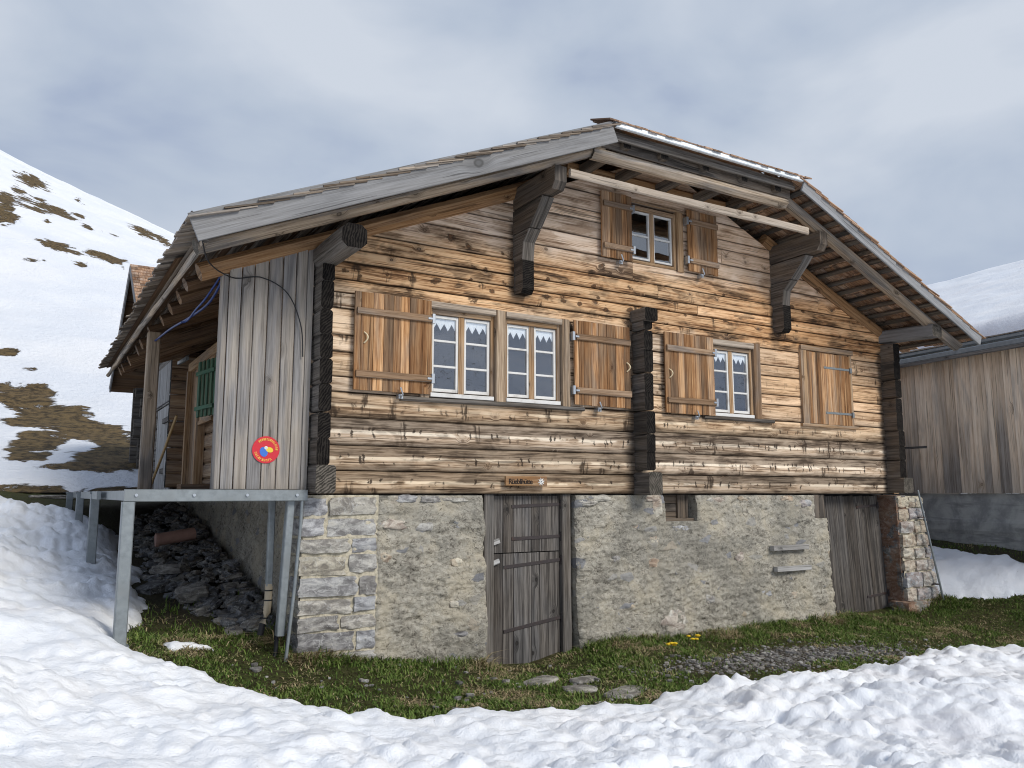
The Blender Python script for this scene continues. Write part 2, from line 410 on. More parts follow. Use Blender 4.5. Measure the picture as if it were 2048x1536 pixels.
M['grey'] = wood('silver_grey_boards', (.165, .16, .155), (.245, .243, .242), (.315, .315, .317), grey=(.28, .288, .30), g_amt=.5, var=.3, knots=.3, kscale=1.7, stain=.3, bump=.4)
M['screen'] = wood('grey_tan_boards', (.19, .165, .14), (.30, .265, .225), (.40, .355, .305), grey=(.26, .26, .27), g_amt=.75, var=.3, knots=.22, kscale=3.2, stain=.15, bump=.3, grain=.8)
M['log'] = wood('half_grey_log', (.13, .095, .062), (.34, .26, .18), (.50, .40, .30), grey=(.27, .26, .25), g_amt=.8, var=.3, knots=.4, kscale=2.8, stain=.45, bump=.5)
M['brown'] = wood('warm_brown_rafter', (.12, .055, .022), (.30, .16, .07), (.43, .26, .13), g_amt=.15, var=.35, knots=.3, kscale=2.6, stain=.4)
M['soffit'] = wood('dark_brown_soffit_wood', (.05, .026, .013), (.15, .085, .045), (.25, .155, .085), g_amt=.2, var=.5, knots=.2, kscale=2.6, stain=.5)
M['dark'] = wood('dark_weathered_log', (.035, .028, .022), (.105, .09, .075), (.2, .175, .15), grey=(.19, .18, .17), g_amt=.6, var=.5, knots=.15, stain=.6, bump=.8)
M['bracket'] = wood('grey_brown_bracket', (.035, .027, .02), (.125, .095, .07), (.22, .175, .13), grey=(.15, .142, .135), g_amt=.6, var=.4, knots=.2, stain=.6, bump=.7)
M['door'] = wood('dark_grey_door_boards', (.015, .013, .012), (.07, .061, .054), (.19, .17, .15), grey=(.15, .145, .145), g_amt=.5, var=.6, knots=.35, kscale=3.2, stain=.5, bump=.6)
M['frame'] = wood('window_frame_wood', (.14, .075, .035), (.33, .2, .1), (.48, .33, .2), g_amt=.55, var=.3, knots=.15, stain=.35)
M['rail'] = wood('bleached_rail_wood', (.22, .165, .12), (.40, .325, .25), (.55, .465, .375), g_amt=.2, var=.1, knots=.3, kscale=5, stain=.1)
M['barn'] = wood('barn_boards', (.44, .31, .20), (.74, .56, .40), (.86, .70, .53), weather=(.0, .9), grey=(.40, .36, .32), g_amt=.5, var=.3, knots=.22, kscale=2.4, stain=.15, bump=.3)
M['shingle'] = wood('wood_shingles', (.06, .048, .036), (.2, .155, .115), (.36, .29, .22), grey=(.26, .25, .24), g_amt=.5, var=1.0, knots=0.02, stain=.4)
M['redshingle'] = wood('reddish_shingles', (.11, .055, .03), (.33, .185, .105), (.5, .33, .21), grey=(.28, .27, .26), g_amt=.4, var=.8, knots=.02, stain=.3)
M['pole'] = wood('yellow_stick_wood', (.25, .15, .06), (.42, .28, .13), (.5, .36, .19), g_amt=.1, knots=.05, stain=.0)
M['greenp'] = wood('green_painted_boards', (.03, .07, .045), (.055, .125, .08), (.08, .16, .10), grey=(.20, .2, .1), g_amt=.25, var=.2, knots=.05, stain=.2)
M['palew'] = wood('pale_grey_boards', (.2, .19, .18), (.38, .37, .355), (.52, .51, .5), g_amt=.4, var=.25, knots=.1, stain=.3)

def endgrain(name, c0, c1):
    k = N(name); uv = k.uv(); r = k.attr('rnd')
    d = k.n('ShaderNodeVectorMath', operation='LENGTH'); k.set(d.inputs[0], k.vadd(uv, k.comb(k.mul(r, 3.), 0., 0.)))
    w = k.math('SINE', k.mul(k.add(d.outputs['Value'], k.mul(k.noise(uv, 14, 3), .05)), 260.))
    n = k.noise(uv, 16, 5, .65)
    f = k.add(k.mul(w, .18), n)
    return k.bsdf(k.mix(k.smooth(f, .3, .8), c0, c1), .9, normal=k.bump(f, .6, .005), spec=.1)
M['black_end'] = endgrain('blackened_log_ends', (.006, .005, .005), (.03, .026, .022))
M['grey_end'] = endgrain('grey_log_ends', (.04, .036, .03), (.17, .15, .125))

M['white'] = plain('white_window_paint', (.72, .71, .68), .5, var=.15, scale=14, dirt=(.45, .42, .38))
M['galv'] = plain('galvanised_steel', (.25, .275, .285), .5, .55, var=.9, scale=16, dirt=(.22, .235, .235), bump=.1)
M['zinc'] = plain('bright_zinc_gutter', (.75, .8, .83), .5, .35, var=.6, scale=7)
M['iron'] = plain('rusty_iron', (.06, .05, .05), .75, .3, var=.6, scale=30, dirt=(.09, .045, .03))
M['steelbit'] = plain('bright_hinge_steel', (.5, .53, .56), .35, .8)
M['black'] = plain('black_plastic', (.012, .012, .014), .5)
M['bluec'] = plain('blue_hose_plastic', (.012, .035, .15), .4)
M['beige'] = plain('beige_pipe_plastic', (.45, .38, .27), .5)
M['clay'] = plain('clay_red_pipe', (.42, .25, .2), .7, var=.3)
M['red'] = plain('red_sign_paint', (.62, .03, .045), .35, var=.06)
M['yellow'] = plain('yellow_sign_paint', (.85, .46, .09), .4, var=.06)
M['beak'] = plain('yellow_emblem_paint', (.8, .6, .05), .4, var=.06)
M['blue'] = plain('blue_emblem_paint', (.05, .17, .6), .4, var=.06)
M['cream'] = plain('bone_handle', (.75, .62, .4), .5)
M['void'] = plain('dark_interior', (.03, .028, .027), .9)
M['ink'] = plain('burnt_lettering', (.02, .012, .008), .8)
M['dandelion'] = plain('dandelion_yellow', (.75, .5, .02), .7)
M['flowerw'] = plain('edelweiss_white', (.75, .75, .72), .6)
M['lime'] = wood('sign_board_wood', (.16, .07, .025), (.30, .16, .07), (.4, .27, .15), g_amt=.3, var=.0, knots=.05, stain=.1)

k = N('window_glass'); fc = k.n('ShaderNodeLayerWeight', ins={'Blend': .5}).outputs['Facing']; frs = k.add(.27, k.mul(.73, k.math('POWER', fc, 5.)))
g = k.n('ShaderNodeBsdfGlossy', ins={'Color': (.92, .95, 1., 1), 'Roughness': .015}); tr = k.n('ShaderNodeBsdfTransparent', ins={'Color': (.95, .97, .98, 1)})
nb = k.bump(k.noise(k.pos(), 3.2, 2), .06, .02); k.set(g.inputs['Normal'], nb)
mx = k.n('ShaderNodeMixShader'); k.set(mx.inputs[0], frs); k.set(mx.inputs[1], tr.outputs[0]); k.set(mx.inputs[2], g.outputs[0]); k.t.links.new(mx.outputs[0], k.out.inputs[0])
M['glass'] = k.m

k = N('lace'); P = k.pos(); vv = k.vor(k.vmul(P, (1., .2, 1.)), 38); hl = k.smooth(vv.outputs['Distance'], .25, .4)
M['lace'] = k.bsdf(k.mix(hl, (.84, .89, .93), (.95, .97, .98)), .9)

# rough lime render with stones showing through
k = N('rough_lime_render'); P = k.pos()
ps = k.vmul(P, (1., 1., 2.1))
n1 = k.noise(P, 2.2, 5, .6); n2 = k.noise(k.vmul(P, (1., 1., 1.5)), 19, 7, .72, .8); n3 = k.noise(P, 60, 3, .6)
nd = k.noise(k.vadd(k.vmul(P, (1., 1., 1.)), (3., 1., 9.)), 5, 5, .7, 1.2)
c = k.ramp(k.add(k.mul(n2, .6), k.mul(n1, .4)), [(.38, (.16, .145, .12)), (.48, (.37, .345, .29)), (.58, (.52, .49, .42))])
c = k.mix(k.mul(k.smooth(n1, .45, .65), .5), c, k.mix(n3, (.36, .30, .20), (.54, .47, .34)))
nb_ = k.noise(P, .8, 5, .65, .4)
c = k.mix(k.mul(k.smooth(nb_, .47, .62), .55), c, k.mix(n2, (.13, .125, .11), (.34, .325, .28)))
crk = k.math('ABSOLUTE', k.math('SUBTRACT', k.noise(k.vmul(P, (1., 1., 1.4)), 1.9, 6, .62, 1.), .5))
c = k.mix(k.mul(k.smooth(crk, .006, .0), .8), c, (.05, .045, .038))
vs = k.vor(ps, 4.6); ve = k.vor(ps, 4.6, 'DISTANCE_TO_EDGE')
cellr = k.xyz(vs.outputs['Color'])
sel = k.mul(k.math('GREATER_THAN', k.add(cellr[0], k.mul(n1, .55)), 1.14), k.smooth(ve.outputs['Distance'], .08, .13))
sc = k.ramp(cellr[1], [(.0, (.20, .21, .235)), (.4, (.33, .34, .36)), (.65, (.47, .45, .40)), (1., (.5, .40, .27))])
c = k.mix(k.mul(sel, .9), c, k.mix(k.mul(n2, .6), sc, (.16, .15, .14)))
pits = k.smooth(n2, .42, .33)
c = k.mix(k.mul(pits, .75), c, (.075, .066, .053))
h = k.add(k.mul(n2, 1.), k.add(k.mul(n3, .25), k.mul(sel, .12)))
M['render'] = k.bsdf(c, .95, normal=k.bump(h, .9, .02), spec=.1)

def stone(name, cols, lich=0.):
    k = N(name); P = k.pos(); r = k.attr('rnd')
    rr = k.n('ShaderNodeTexWhiteNoise', noise_dimensions='1D', ins={'W': k.mul(r, 57.3)}).outputs[0]
    n1 = k.noise(k.vmul(P, (1., 1., 2.2)), 7, 6, .65, .7); n2 = k.noise(P, 45, 4, .65)
    base = k.ramp(rr, [(i / (len(cols) - 1), c) for i, c in enumerate(cols)])
    c = k.mix(k.smooth(n1, .36, .62), k.mix(1., base, (.42, .41, .42), 'MULTIPLY'), base)
    c = k.mix(k.mul(k.smooth(n1, .56, .72), .65), c, (.56, .53, .46))
    c = k.mix(k.mul(k.smooth(n2, .52, .7), .4), c, (.1, .1, .105))
    vein = k.smooth(k.math('ABSOLUTE', k.math('SUBTRACT', k.noise(P, 5, 3, .5, 1.5), .5)), .012, .0)
    c = k.mix(k.mul(vein, .5), c, (.6, .6, .58))
    if lich:
        ln = k.smooth(k.add(k.noise(P, 3.1, 5, .65, .6), k.mul(n2, .25)), .60 - .12 * lich, .64 - .06 * lich)
        c = k.mix(k.mul(ln, lich), c, k.mix(n2, (.22, .07, .015), (.42, .17, .04)))
    return k.bsdf(c, .85, normal=k.bump(k.add(n1, k.mul(n2, .5)), .8, .015), spec=.2)
M['stone'] = stone('grey_limestone_blocks', [(.42, .43, .45), (.53, .53, .535), (.58, .55, .47), (.29, .285, .29), (.56, .51, .40), (.42, .43, .45), (.54, .51, .45)])
M['palestone'] = stone('pale_limestone_blocks', [(.60, .56, .47), (.66, .60, .46), (.46, .47, .49), (.68, .65, .57), (.60, .49, .36)], .2)
M['lichen'] = stone('lichen_covered_stone', [(.2, .2, .2), (.29, .28, .25), (.22, .215, .21)], .42)
M['rubble'] = stone('dark_slate_rubble', [(.12, .125, .13), (.23, .232, .235), (.16, .16, .155), (.33, .31, .27), (.2, .17, .14)])
M['slab'] = stone('flat_path_stone', [(.3, .28, .24), (.36, .34, .3)])
M['pebble'] = stone('path_pebbles', [(.2, .19, .175), (.34, .33, .31), (.26, .24, .21), (.45, .44, .42)])
k = N('mortar'); P = k.pos(); n = k.noise(P, 22, 6, .65); n2 = k.noise(P, 3, 3)
M['mortar'] = k.bsdf(k.mix(k.smooth(n, .3, .62), (.3, .27, .2), k.mix(n2, (.52, .47, .36), (.66, .6, .47))), .95, normal=k.bump(n, .8, .012), spec=.1)
k = N('concrete'); P = k.pos(); n = k.noise(P, 3, 6, .65, .4); n2 = k.noise(k.vmul(P, (1., 1., 7.)), .9, 4, .6, .6); n3 = k.noise(P, 40, 3)
c = k.mix(k.smooth(n, .35, .65), (.24, .245, .24), (.42, .42, .40)); c = k.mix(k.mul(k.smooth(n2, .52, .68), .6), c, (.15, .152, .15))
M['concrete'] = k.bsdf(c, .9, normal=k.bump(k.add(n2, k.mul(n3, .2)), .4, .01), spec=.2)

# snow
k = N('old_snow'); P = k.pos(); n1 = k.noise(P, 1.3, 4, .6); n2 = k.noise(P, 17, 5, .6, .3); n3 = k.noise(P, 70, 3, .6)
c = k.mix(k.smooth(n1, .35, .68), (.86, .885, .92), (.90, .905, .915))
c = k.mix(k.mul(k.smooth(k.noise(P, .6, 4, .6), .56, .72), .35), c, (.84, .80, .80))
c = k.mix(k.mul(k.smooth(k.noise(P, 46, 2, .5), .74, .79), .7), c, (.35, .32, .28))
c = k.mix(k.mul(k.smooth(k.noise(P, 2.6, 5, .7), .60, .75), .22), c, (.62, .58, .54))
M['snow'] = k.bsdf(c, .55, normal=k.bump(k.add(n2, k.mul(n3, .5)), .45, .03), spec=.25)

# grass ground
k = N('turf_ground'); P = k.pos(); a = k.xyz(k.uv('Cross')); n1 = k.noise(P, 2.4, 5, .6); n2 = k.noise(P, 26, 5, .7); n3 = k.noise(P, 90, 3, .6)
c = k.mix(k.smooth(n2, .35, .65), (.035, .03, .016), (.075, .09, .026))
c = k.mix(k.mul(k.smooth(n1, .45, .65), .6), c, (.075, .06, .03))
gv = k.vor(P, 34); gc = k.mix(k.xyz(gv.outputs['Color'])[0], (.10, .092, .08), (.33, .31, .28))
gc = k.mix(k.smooth(gv.outputs['Distance'], .35, .6), gc, (.05, .042, .032))
gm = k.smooth(k.add(a[0], k.mul(k.math('SUBTRACT', n2, .5), .9)), .4, .6)
c = k.mix(gm, c, gc)
c = k.mix(k.mul(a[1], .85), c, k.mix(n2, (.03, .025, .02), (.10, .085, .065)))
M['ground'] = k.bsdf(c, .95, normal=k.bump(k.add(n2, k.mul(n3, .5)), 1., .03), spec=.1)

k = N('grass_blade'); r = k.attr('rnd'); W = k.xyz(k.uv('Cross'))
c = k.ramp(r, [(0., (.04, .075, .014)), (.45, (.095, .155, .03)), (.8, (.16, .215, .05)), (1., (.24, .25, .085))])
c = k.mix(W[0], c, k.ramp(r, [(0., (.16, .12, .06)), (1., (.50, .41, .24))]))
M['grass'] = k.bsdf(c, .7, spec=.2)

# hillside: snow with bare turf where the mask says so
k = N('snowy_hillside'); P = k.pos(); a = k.xyz(k.uv('Cross'))
ps = k.comb(k.add(k.xyz(P)[0], k.mul(k.xyz(P)[1], .0)), k.xyz(P)[1], k.mul(k.xyz(P)[2], 1.))
n1 = k.noise(ps, .8, 8, .68, .5); n2 = k.noise(P, 4, 6, .7); n4 = k.noise(P, .16, 4, .6)
bare = k.smooth(k.add(a[0], k.mul(k.math('SUBTRACT', n1, .5), 2.3)), .56, .66)
tur = k.mix(k.smooth(n2, .35, .62), (.04, .03, .018), k.mix(n4, (.21, .135, .065), (.15, .115, .05)))
sn = k.mix(k.smooth(n4, .35, .65), (.84, .87, .92), (.92, .93, .95))
M['hill'] = k.bsdf(k.mix(bare, sn, tur), .8, normal=k.bump(k.add(n2, k.mul(bare, -1.2)), .8, .2), spec=.15)

# ------------------------------------------------------------------ camera
F, HY, VX, D = 1605., 988., 3730., 7.6
pt = math.atan2(HY - 768, F); aa = math.atan2(VX - 1024, math.hypot(F, HY - 768))
fw = Vector((math.cos(aa) * math.cos(pt), math.sin(aa) * math.cos(pt), math.sin(pt))); rt = Vector((math.sin(aa), -math.cos(aa), 0)); up = rt.cross(fw)
cam = bpy.data.cameras.new('camera'); co = bpy.data.objects.new('camera', cam); COL.objects.link(co)
cam.sensor_width = 36; cam.lens = 36 * F / 2048; cam.clip_start = .05; cam.clip_end = 3000
co.matrix_world = Matrix(((rt.x, up.x, -fw.x, 0), (rt.y, up.y, -fw.y, -D), (rt.z, up.z, -fw.z, 0), (0, 0, 0, 1)))
S.camera = co

# ------------------------------------------------------------------ terrain
CP = np.array([(2.3, 0, -1.5), (3, 0, -1.56), (4.0, 0, -1.71), (5.5, 0, -1.69), (6.8, 0, -1.71), (8.1, 0, -1.69), (9.7, 0, -1.7), (11, 0, -1.76), (12.1, .1, -1.56),
    (2.2, -1.2, -1.66), (5, -2.2, -1.76), (9, -2.3, -1.85), (12.5, -2, -1.75), (12.7, -1.1, -1.5), (13.3, -.8, -1.05), (13.85, -.5, -.92), (14.05, 1.3, -.8), (13, 1.5, -1.05), (12.2, 2, -1.25),
    (0, -7.6, -1.75), (5, -6, -1.8), (10, -6, -1.85), (-3, -7, -1.6), (16, -5, -1.3), (18, -2, -.9),
    (4.75, .05, -1.835), (4.75, -.5, -1.81), (4.4, -.1, -1.81), (.75, 0, -1.24), (.8, 3.3, -.98), (.78, 5.7, -.62), (.7, 8, -.24), (.5, 11, -.05), (0, -2.5, -1.42), (-.5, 0, -1.08), (-.4, 3.3, -.72), (-.4, 6, -.35), (-3, 0, -.8), (-3, 5, -.2), (-6, 0, -.5), (-6, 8, .5), (-6, -6, -1.4),
    (2.25, .7, -1.38), (2.25, 2, -1.16), (2.25, 3.8, -.84), (2.25, 5.3, -.62), (2.25, 8, -.2), (6, 4, -1.3), (10, 4, -1.4), (6, 11, -.1), (14, 9, -.3), (20, 11, 0), (1.4, 1., -1.32), (1.3, -.8, -1.5)])
def _k(r): return np.where(r > 0, r * r * np.log(np.maximum(r, 1e-9)), 0)
_n = len(CP); _A = np.zeros((_n + 3, _n + 3))
_A[:_n, :_n] = _k(np.hypot(CP[:, None, 0] - CP[None, :, 0], CP[:, None, 1] - CP[None, :, 1])) + np.eye(_n) * .02
_A[:_n, _n] = _A[_n, :_n] = 1; _A[:_n, _n + 1] = _A[_n + 1, :_n] = CP[:, 0]; _A[:_n, _n + 2] = _A[_n + 2, :_n] = CP[:, 1]
_w = np.linalg.solve(_A, np.r_[CP[:, 2], 0, 0, 0])
def gz(x, y):
    x = np.asarray(x, float); y = np.asarray(y, float); r = _w[_n] + _w[_n + 1] * x + _w[_n + 2] * y
    for i in range(_n): r = r + _w[i] * _k(np.hypot(x - CP[i, 0], y - CP[i, 1]))
    return r

def sdist(x, y, poly):
    poly = np.array(poly, float); q = np.roll(poly, -1, 0)
    best = np.full(x.shape, 1e9); ins = np.zeros(x.shape, bool)
    for a, b in zip(poly, q):
        e = b - a; t = np.clip(((x - a[0]) * e[0] + (y - a[1]) * e[1]) / (e @ e), 0, 1)
        best = np.minimum(best, np.hypot(x - a[0] - t * e[0], y - a[1] - t * e[1]))
        c = (a[1] > y) != (b[1] > y)
        xi = a[0] + (y - a[1]) / (b[1] - a[1] + 1e-12) * e[0]
        ins ^= c & (x < xi)
    return np.where(ins, best, -best)

SNOW_A = [(22, -1.7), (14, -1.95), (10.9, -2.05), (9.6, -1.98), (8.6, -2.0), (7.6, -2.3), (7.0, -2.22), (6.1, -2.28), (5.5, -1.95), (5.0, -1.97), (4.55, -2.12), (4.05, -1.87), (3.85, -2.05), (3.5, -2.08), (3.1, -1.98), (2.85, -1.83), (2.65, -1.95), (2.2, -1.68),
          (1.75, -1.25), (1.4, -.6), (1.0, -.38), (.80, -.27), (.68, -.05), (.82, .15), (.86, .8), (1.06, 1.3), (1.18, 1.9), (1.0, 2.5), (1.27, 3.2), (1.12, 4), (1.2, 5), (1.35, 5.6), (1.0, 6.2), (.85, 7.0), (.2, 7.6), (-.5, 8.2), (-7, 9), (-7, -10), (22, -10)]
SNOW_B = [(11.9, 1.0), (12.0, .1), (12.3, -.55), (12.75, -1.1), (13.1, -1.9), (13.2, -1.4), (13.3, -.75), (13.5, .5), (13.75, 2.0), (13.6, 5), (12, 5)]
SNOW_C = [(1.15, -.02), (1.3, .12), (1.55, .12), (1.35, .25), (1.1, .22)]
def snow_d(x, y):
    n = .15 * fbm(x * 2.3, y * 2.3, None, 3, 3) + .07 * fbm(x * 8, y * 8, None, 5, 3) + .025 * fbm(x * 24, y * 24, None, 6, 2)
    return np.maximum(np.maximum(sdist(x, y, SNOW_A) + n, sdist(x, y, SNOW_B) + n * .8), sdist(x, y, SNOW_C) + n * .25)
def gdet(x, y): return .025 * fbm(x * 1.3, y * 1.3, None, 11, 4) + .012 * fbm(x * 6, y * 6, None, 12, 3)

def axis(segs):
    r = []
    for a, b, d in segs: r.append(np.arange(a, b - 1e-6, d))
    return np.r_[np.concatenate(r), segs[-1][1]]
# bare ground sheet
gx = axis([(-7, -1, .3), (-1, 12.5, .06), (12.5, 14.5, .1), (14.5, 22, .4)]); gy = axis([(-10, -3.5, .3), (-3.5, 1.5, .06), (1.5, 8.5, .12), (8.5, 12.6, .25)])
X, Y = np.meshgrid(gx, gy, indexing='ij')
Z = gz(X, Y) + gdet(X, Y)
grav = 1 - np.clip(np.hypot((X - 7.3) / 2.2, (Y + 1.42 + .05 * (X - 7.3)) / .55), 0, 2) * .7
grav = np.maximum(np.clip(grav, 0, 1), np.clip(1.1 - np.hypot((X - 4.65) / .8, (Y + 1.3) / 1.), 0, 1) * .45)
soil = sstep(1.9, .2, np.abs(X - 2.0)) * sstep(.6, 1.8, Y); soil = np.maximum(soil, sstep(.5, 0, np.abs(X - 13.6 - .14 * (Y + .5))) * .8)
mb = MB(); mb.grid(np.stack([X, Y, Z], -1), np.stack([X, Y], -1), np.stack([grav, soil], -1), 0., 0, True)
o = mb.build('ground', M['ground']); o['kind'] = 'structure'

# lying snow
def snow_h(x, y):
    d = snow_d(x, y)
    t = .085 * (1 - np.exp(-np.maximum(d, 0) / .08)) + .09 * sstep(.1, 2.5, d)
    wx = x + .10 * fbm(x * 1.7, y * 1.7, None, 31, 3); wy = y + .10 * fbm(x * 1.7, y * 1.7, None, 32, 3)
    chop = sstep(.02, .4, d) * (.4 + .6 * sstep(-.3, .35, fbm(x * .5, y * .5, None, 41, 3)))
    bil = lambda f_, sd: np.abs(vnoise(wx * f_ + 3.3, wy * f_ * 1.15, None, sd))
    h = .09 * bil(1.25, 21) + .075 * bil(2.9, 22) * (.35 + bil(.9, 25)) + .052 * bil(5.6, 23) * (.5 + bil(1.3, 27)) + .032 * bil(11.5, 24) + .016 * bil(23., 26)
    h = h - .05 * sstep(.55, .8, fbm(x * 1.9, y * 1.9, None, 45, 2) + .5) * sstep(.2, .8, d)
    h = h * (.25 + .75 * chop) + .09 * fbm(x * .8, y * .8, None, 42, 4) + .02 * fbm(x * 4, y * 4, None, 43, 4)
    h = h + .02 * np.abs(fbm(x * 7, y * 7, None, 44, 3)) 
    return d, t, h * sstep(-.02, .22, d)
sx = axis([(-7, -.6, .14), (-.6, 9, .028), (9, 14.2, .05), (14.2, 22, .35)]); sy = axis([(-9.5, -6, .15), (-6, -.8, .028), (-.8, 4, .045), (4, 9.5, .1)])
X, Y = np.meshgrid(sx, sy, indexing='ij')
d, t, h = snow_h(X, Y)
Zg = gz(X, Y) + gdet(X, Y)
Z = np.where(d > 0, Zg + t + h, Zg - .06)
inside = (X > 2.3) & (X < 11.9) & (Y > .1) & (Y < 8.5)
live = (d > -.05) & ~inside
kp = live[:-1, :-1] & live[1:, :-1] & live[1:, 1:] & live[:-1, 1:] & ((d[:-1, :-1] > 0) | (d[1:, :-1] > 0) | (d[1:, 1:] > 0) | (d[:-1, 1:] > 0))
mb = MB(); mb.grid(np.stack([X, Y, Z], -1), np.stack([X, Y], -1), None, 0., 0, True, keep=kp)
o = mb.build('snow', M['snow']); o['kind'] = 'structure'

# far field + hillside
mb = MB(); a = np.linspace(-900, 900, 60); X, Y = np.meshgrid(a, a, indexing='ij'); Z = -3.2 + 0 * X + .6 * fbm(X * .01, Y * .01, None, 3)
mb.grid(np.stack([X, Y, Z], -1), np.stack([X, Y], -1), np.zeros(X.shape + (2,)), 0, 0, True); o = mb.build('snowfield', M['hill']); o['kind'] = 'structure'

mb = MB(); ta = np.radians(np.linspace(-75, 92, 120)); ra = np.r_[90, np.linspace(120, 420, 40), 600]
T, R_ = np.meshgrid(ta, ra, indexing='ij'); X = 5 + R_ * np.sin(T); Y = -R_ * np.cos(T)
Z = -4 + sstep(110, 420, R_) * (105 + 40 * fbm(T * 2.2, T * 0, None, 54, 4)) + 9 * fbm(X * .02, Y * .02, None, 55, 5) * sstep(100, 200, R_)
mk = .27 + .25 * fbm(X * .02, Y * .02, None, 56, 3)
mb.grid(np.stack([X, Y, Z], -1), np.stack([X, Y], -1), np.stack([mk, mk * 0], -1), 0, 0, True); o = mb.build('mountains', M['hill']); o['kind'] = 'structure'

def hz(x, y):
    s = np.maximum(y - 10.5, 0)
    z = 1.14 * (-.1 + .30 * s - 1.44 * (1 - np.exp(-s / 12)) + .0026 * s * s * np.exp(-s / 90.)) * (1 - .0088 * (np.clip(x, -25, 70) + 1))
    z = np.where(y > 108, z - np.maximum(y - 108, 0) ** 1.35 * .08, z)
    return z + (.5 * fbm(x * .09, y * .09, None, 51, 4) + .12 * fbm(x * .6, y * .6, None, 52, 3)) * sstep(0, 12, s) - .25 * sstep(1.5, 0, s)
hx = axis([(-90, -12, 2.), (-12, 30, .35), (30, 110, 2.)]); hy = axis([(11.5, 40, .3), (40, 118, .5), (118, 190, 3.)])
X, Y = np.meshgrid(hx, hy, indexing='ij'); Z = hz(X, Y)
HP = [(-1.0,29.1,0.6,0.8,0.90), (-0.2,26.6,0.4,0.5,0.80), (-0.8,23.8,0.6,1.5,1.10), (-0.2,23.0,1.0,1.9,1.10), (0.5,20.6,1.2,2.0,1.10), (-0.1,19.3,0.9,1.2,1.00), (1.2,18.6,0.9,1.9,1.10), (1.8,17.8,0.6,1.8,1.10), (1.6,14.6,0.9,1.4,1.10), (0.1,16.6,0.7,1.6,1.10), (-0.0,14.9,0.5,0.8,1.00), (0.9,13.7,0.9,0.5,1.00), (2.0,15.8,0.5,2.3,1.10), (2.6,15.9,0.6,3.0,1.00), (-0.6,21.2,0.5,0.5,0.60), (-3.3,70.2,1.0,7.3,1.00), (-2.9,62.1,1.3,3.8,1.00), (-1.9,91.2,2.0,5.8,1.00), (-2.0,75.5,1.1,3.1,0.90), (-2.8,80.3,0.9,2.8,0.90), (-1.3,69.8,1.9,3.3,1.00), (0.2,75.5,2.6,4.1,1.00), (1.2,71.8,1.2,2.8,0.95), (-0.8,79.5,0.7,2.9,0.80), (2.9,70.0,0.6,3.2,1.00), (4.1,70.4,0.4,1.4,0.70), (0.8,56.2,1.7,2.0,1.00), (3.9,57.4,1.8,2.3,1.00), (2.1,52.6,0.7,1.1,0.80), (9.1,86.2,1.8,5.6,0.90), (10.8,84.8,1.3,4.4,0.90), (-0.3,50.2,0.3,1.0,0.90), (-0.9,49.4,0.3,0.8,0.80), (-0.1,64.5,0.4,1.0,0.70), (2.8,91.3,0.7,2.4,0.70), (5.2,70.8,0.8,1.8,0.70), (2.5,79.2,0.6,1.6,0.80), (4.7,54.8,0.3,0.9,0.70),]
mask = np.zeros(X.shape)
for (x, y, rx, ry, w) in HP: mask = np.maximum(mask, (w if y < 35 else w * .93) * np.exp(-(np.hypot((X - x - .12 * (Y - y) * 0) / rx, (Y - y) / ry)) ** 3))
far = sstep(20, 60, np.abs(X - 5)); mask = np.maximum(mask, far * .45)
mask = np.maximum(mask, .8 * sstep(1.6, .4, Y - 11) * sstep(-8, 0, X))
mb = MB(); mb.grid(np.stack([X, Y, Z], -1), np.stack([X, Y], -1), np.stack([mask, mask * 0], -1), 0, 0, True)
o = mb.build('hillside', M['hill']); o['kind'] = 'structure'

# ------------------------------------------------------------------ roof geometry
XL, ZL, XH0, ZH, XH1, XR, YV, YB = 1.0, 2.2, 5.2, 4.02, 8.28, 12.09, -1.05, 7.76
SL = (ZH - ZL) / (XH0 - XL); SR = (ZH - 2.38) / (XR - XH1); XM = (XH0 + XH1) / 2; ZR = ZH + SL * (XM - XH0); HS = .5
def rz(x): return np.where(np.asarray(x) < XM, ZH + SL * (np.asarray(x) - XH0), ZH - SR * (np.asarray(x) - XH1))
def hipcut(x): return YV + np.maximum(0, (np.minimum(x - XH0, XH1 - x))) * SL / HS     # y where the hip plane meets the main slope

chalet = thing('chalet', (6.9, 4., -1.7), 'old alpine timber hut on a stone base with open shutters and half-hipped shingle roof', 'mountain hut')

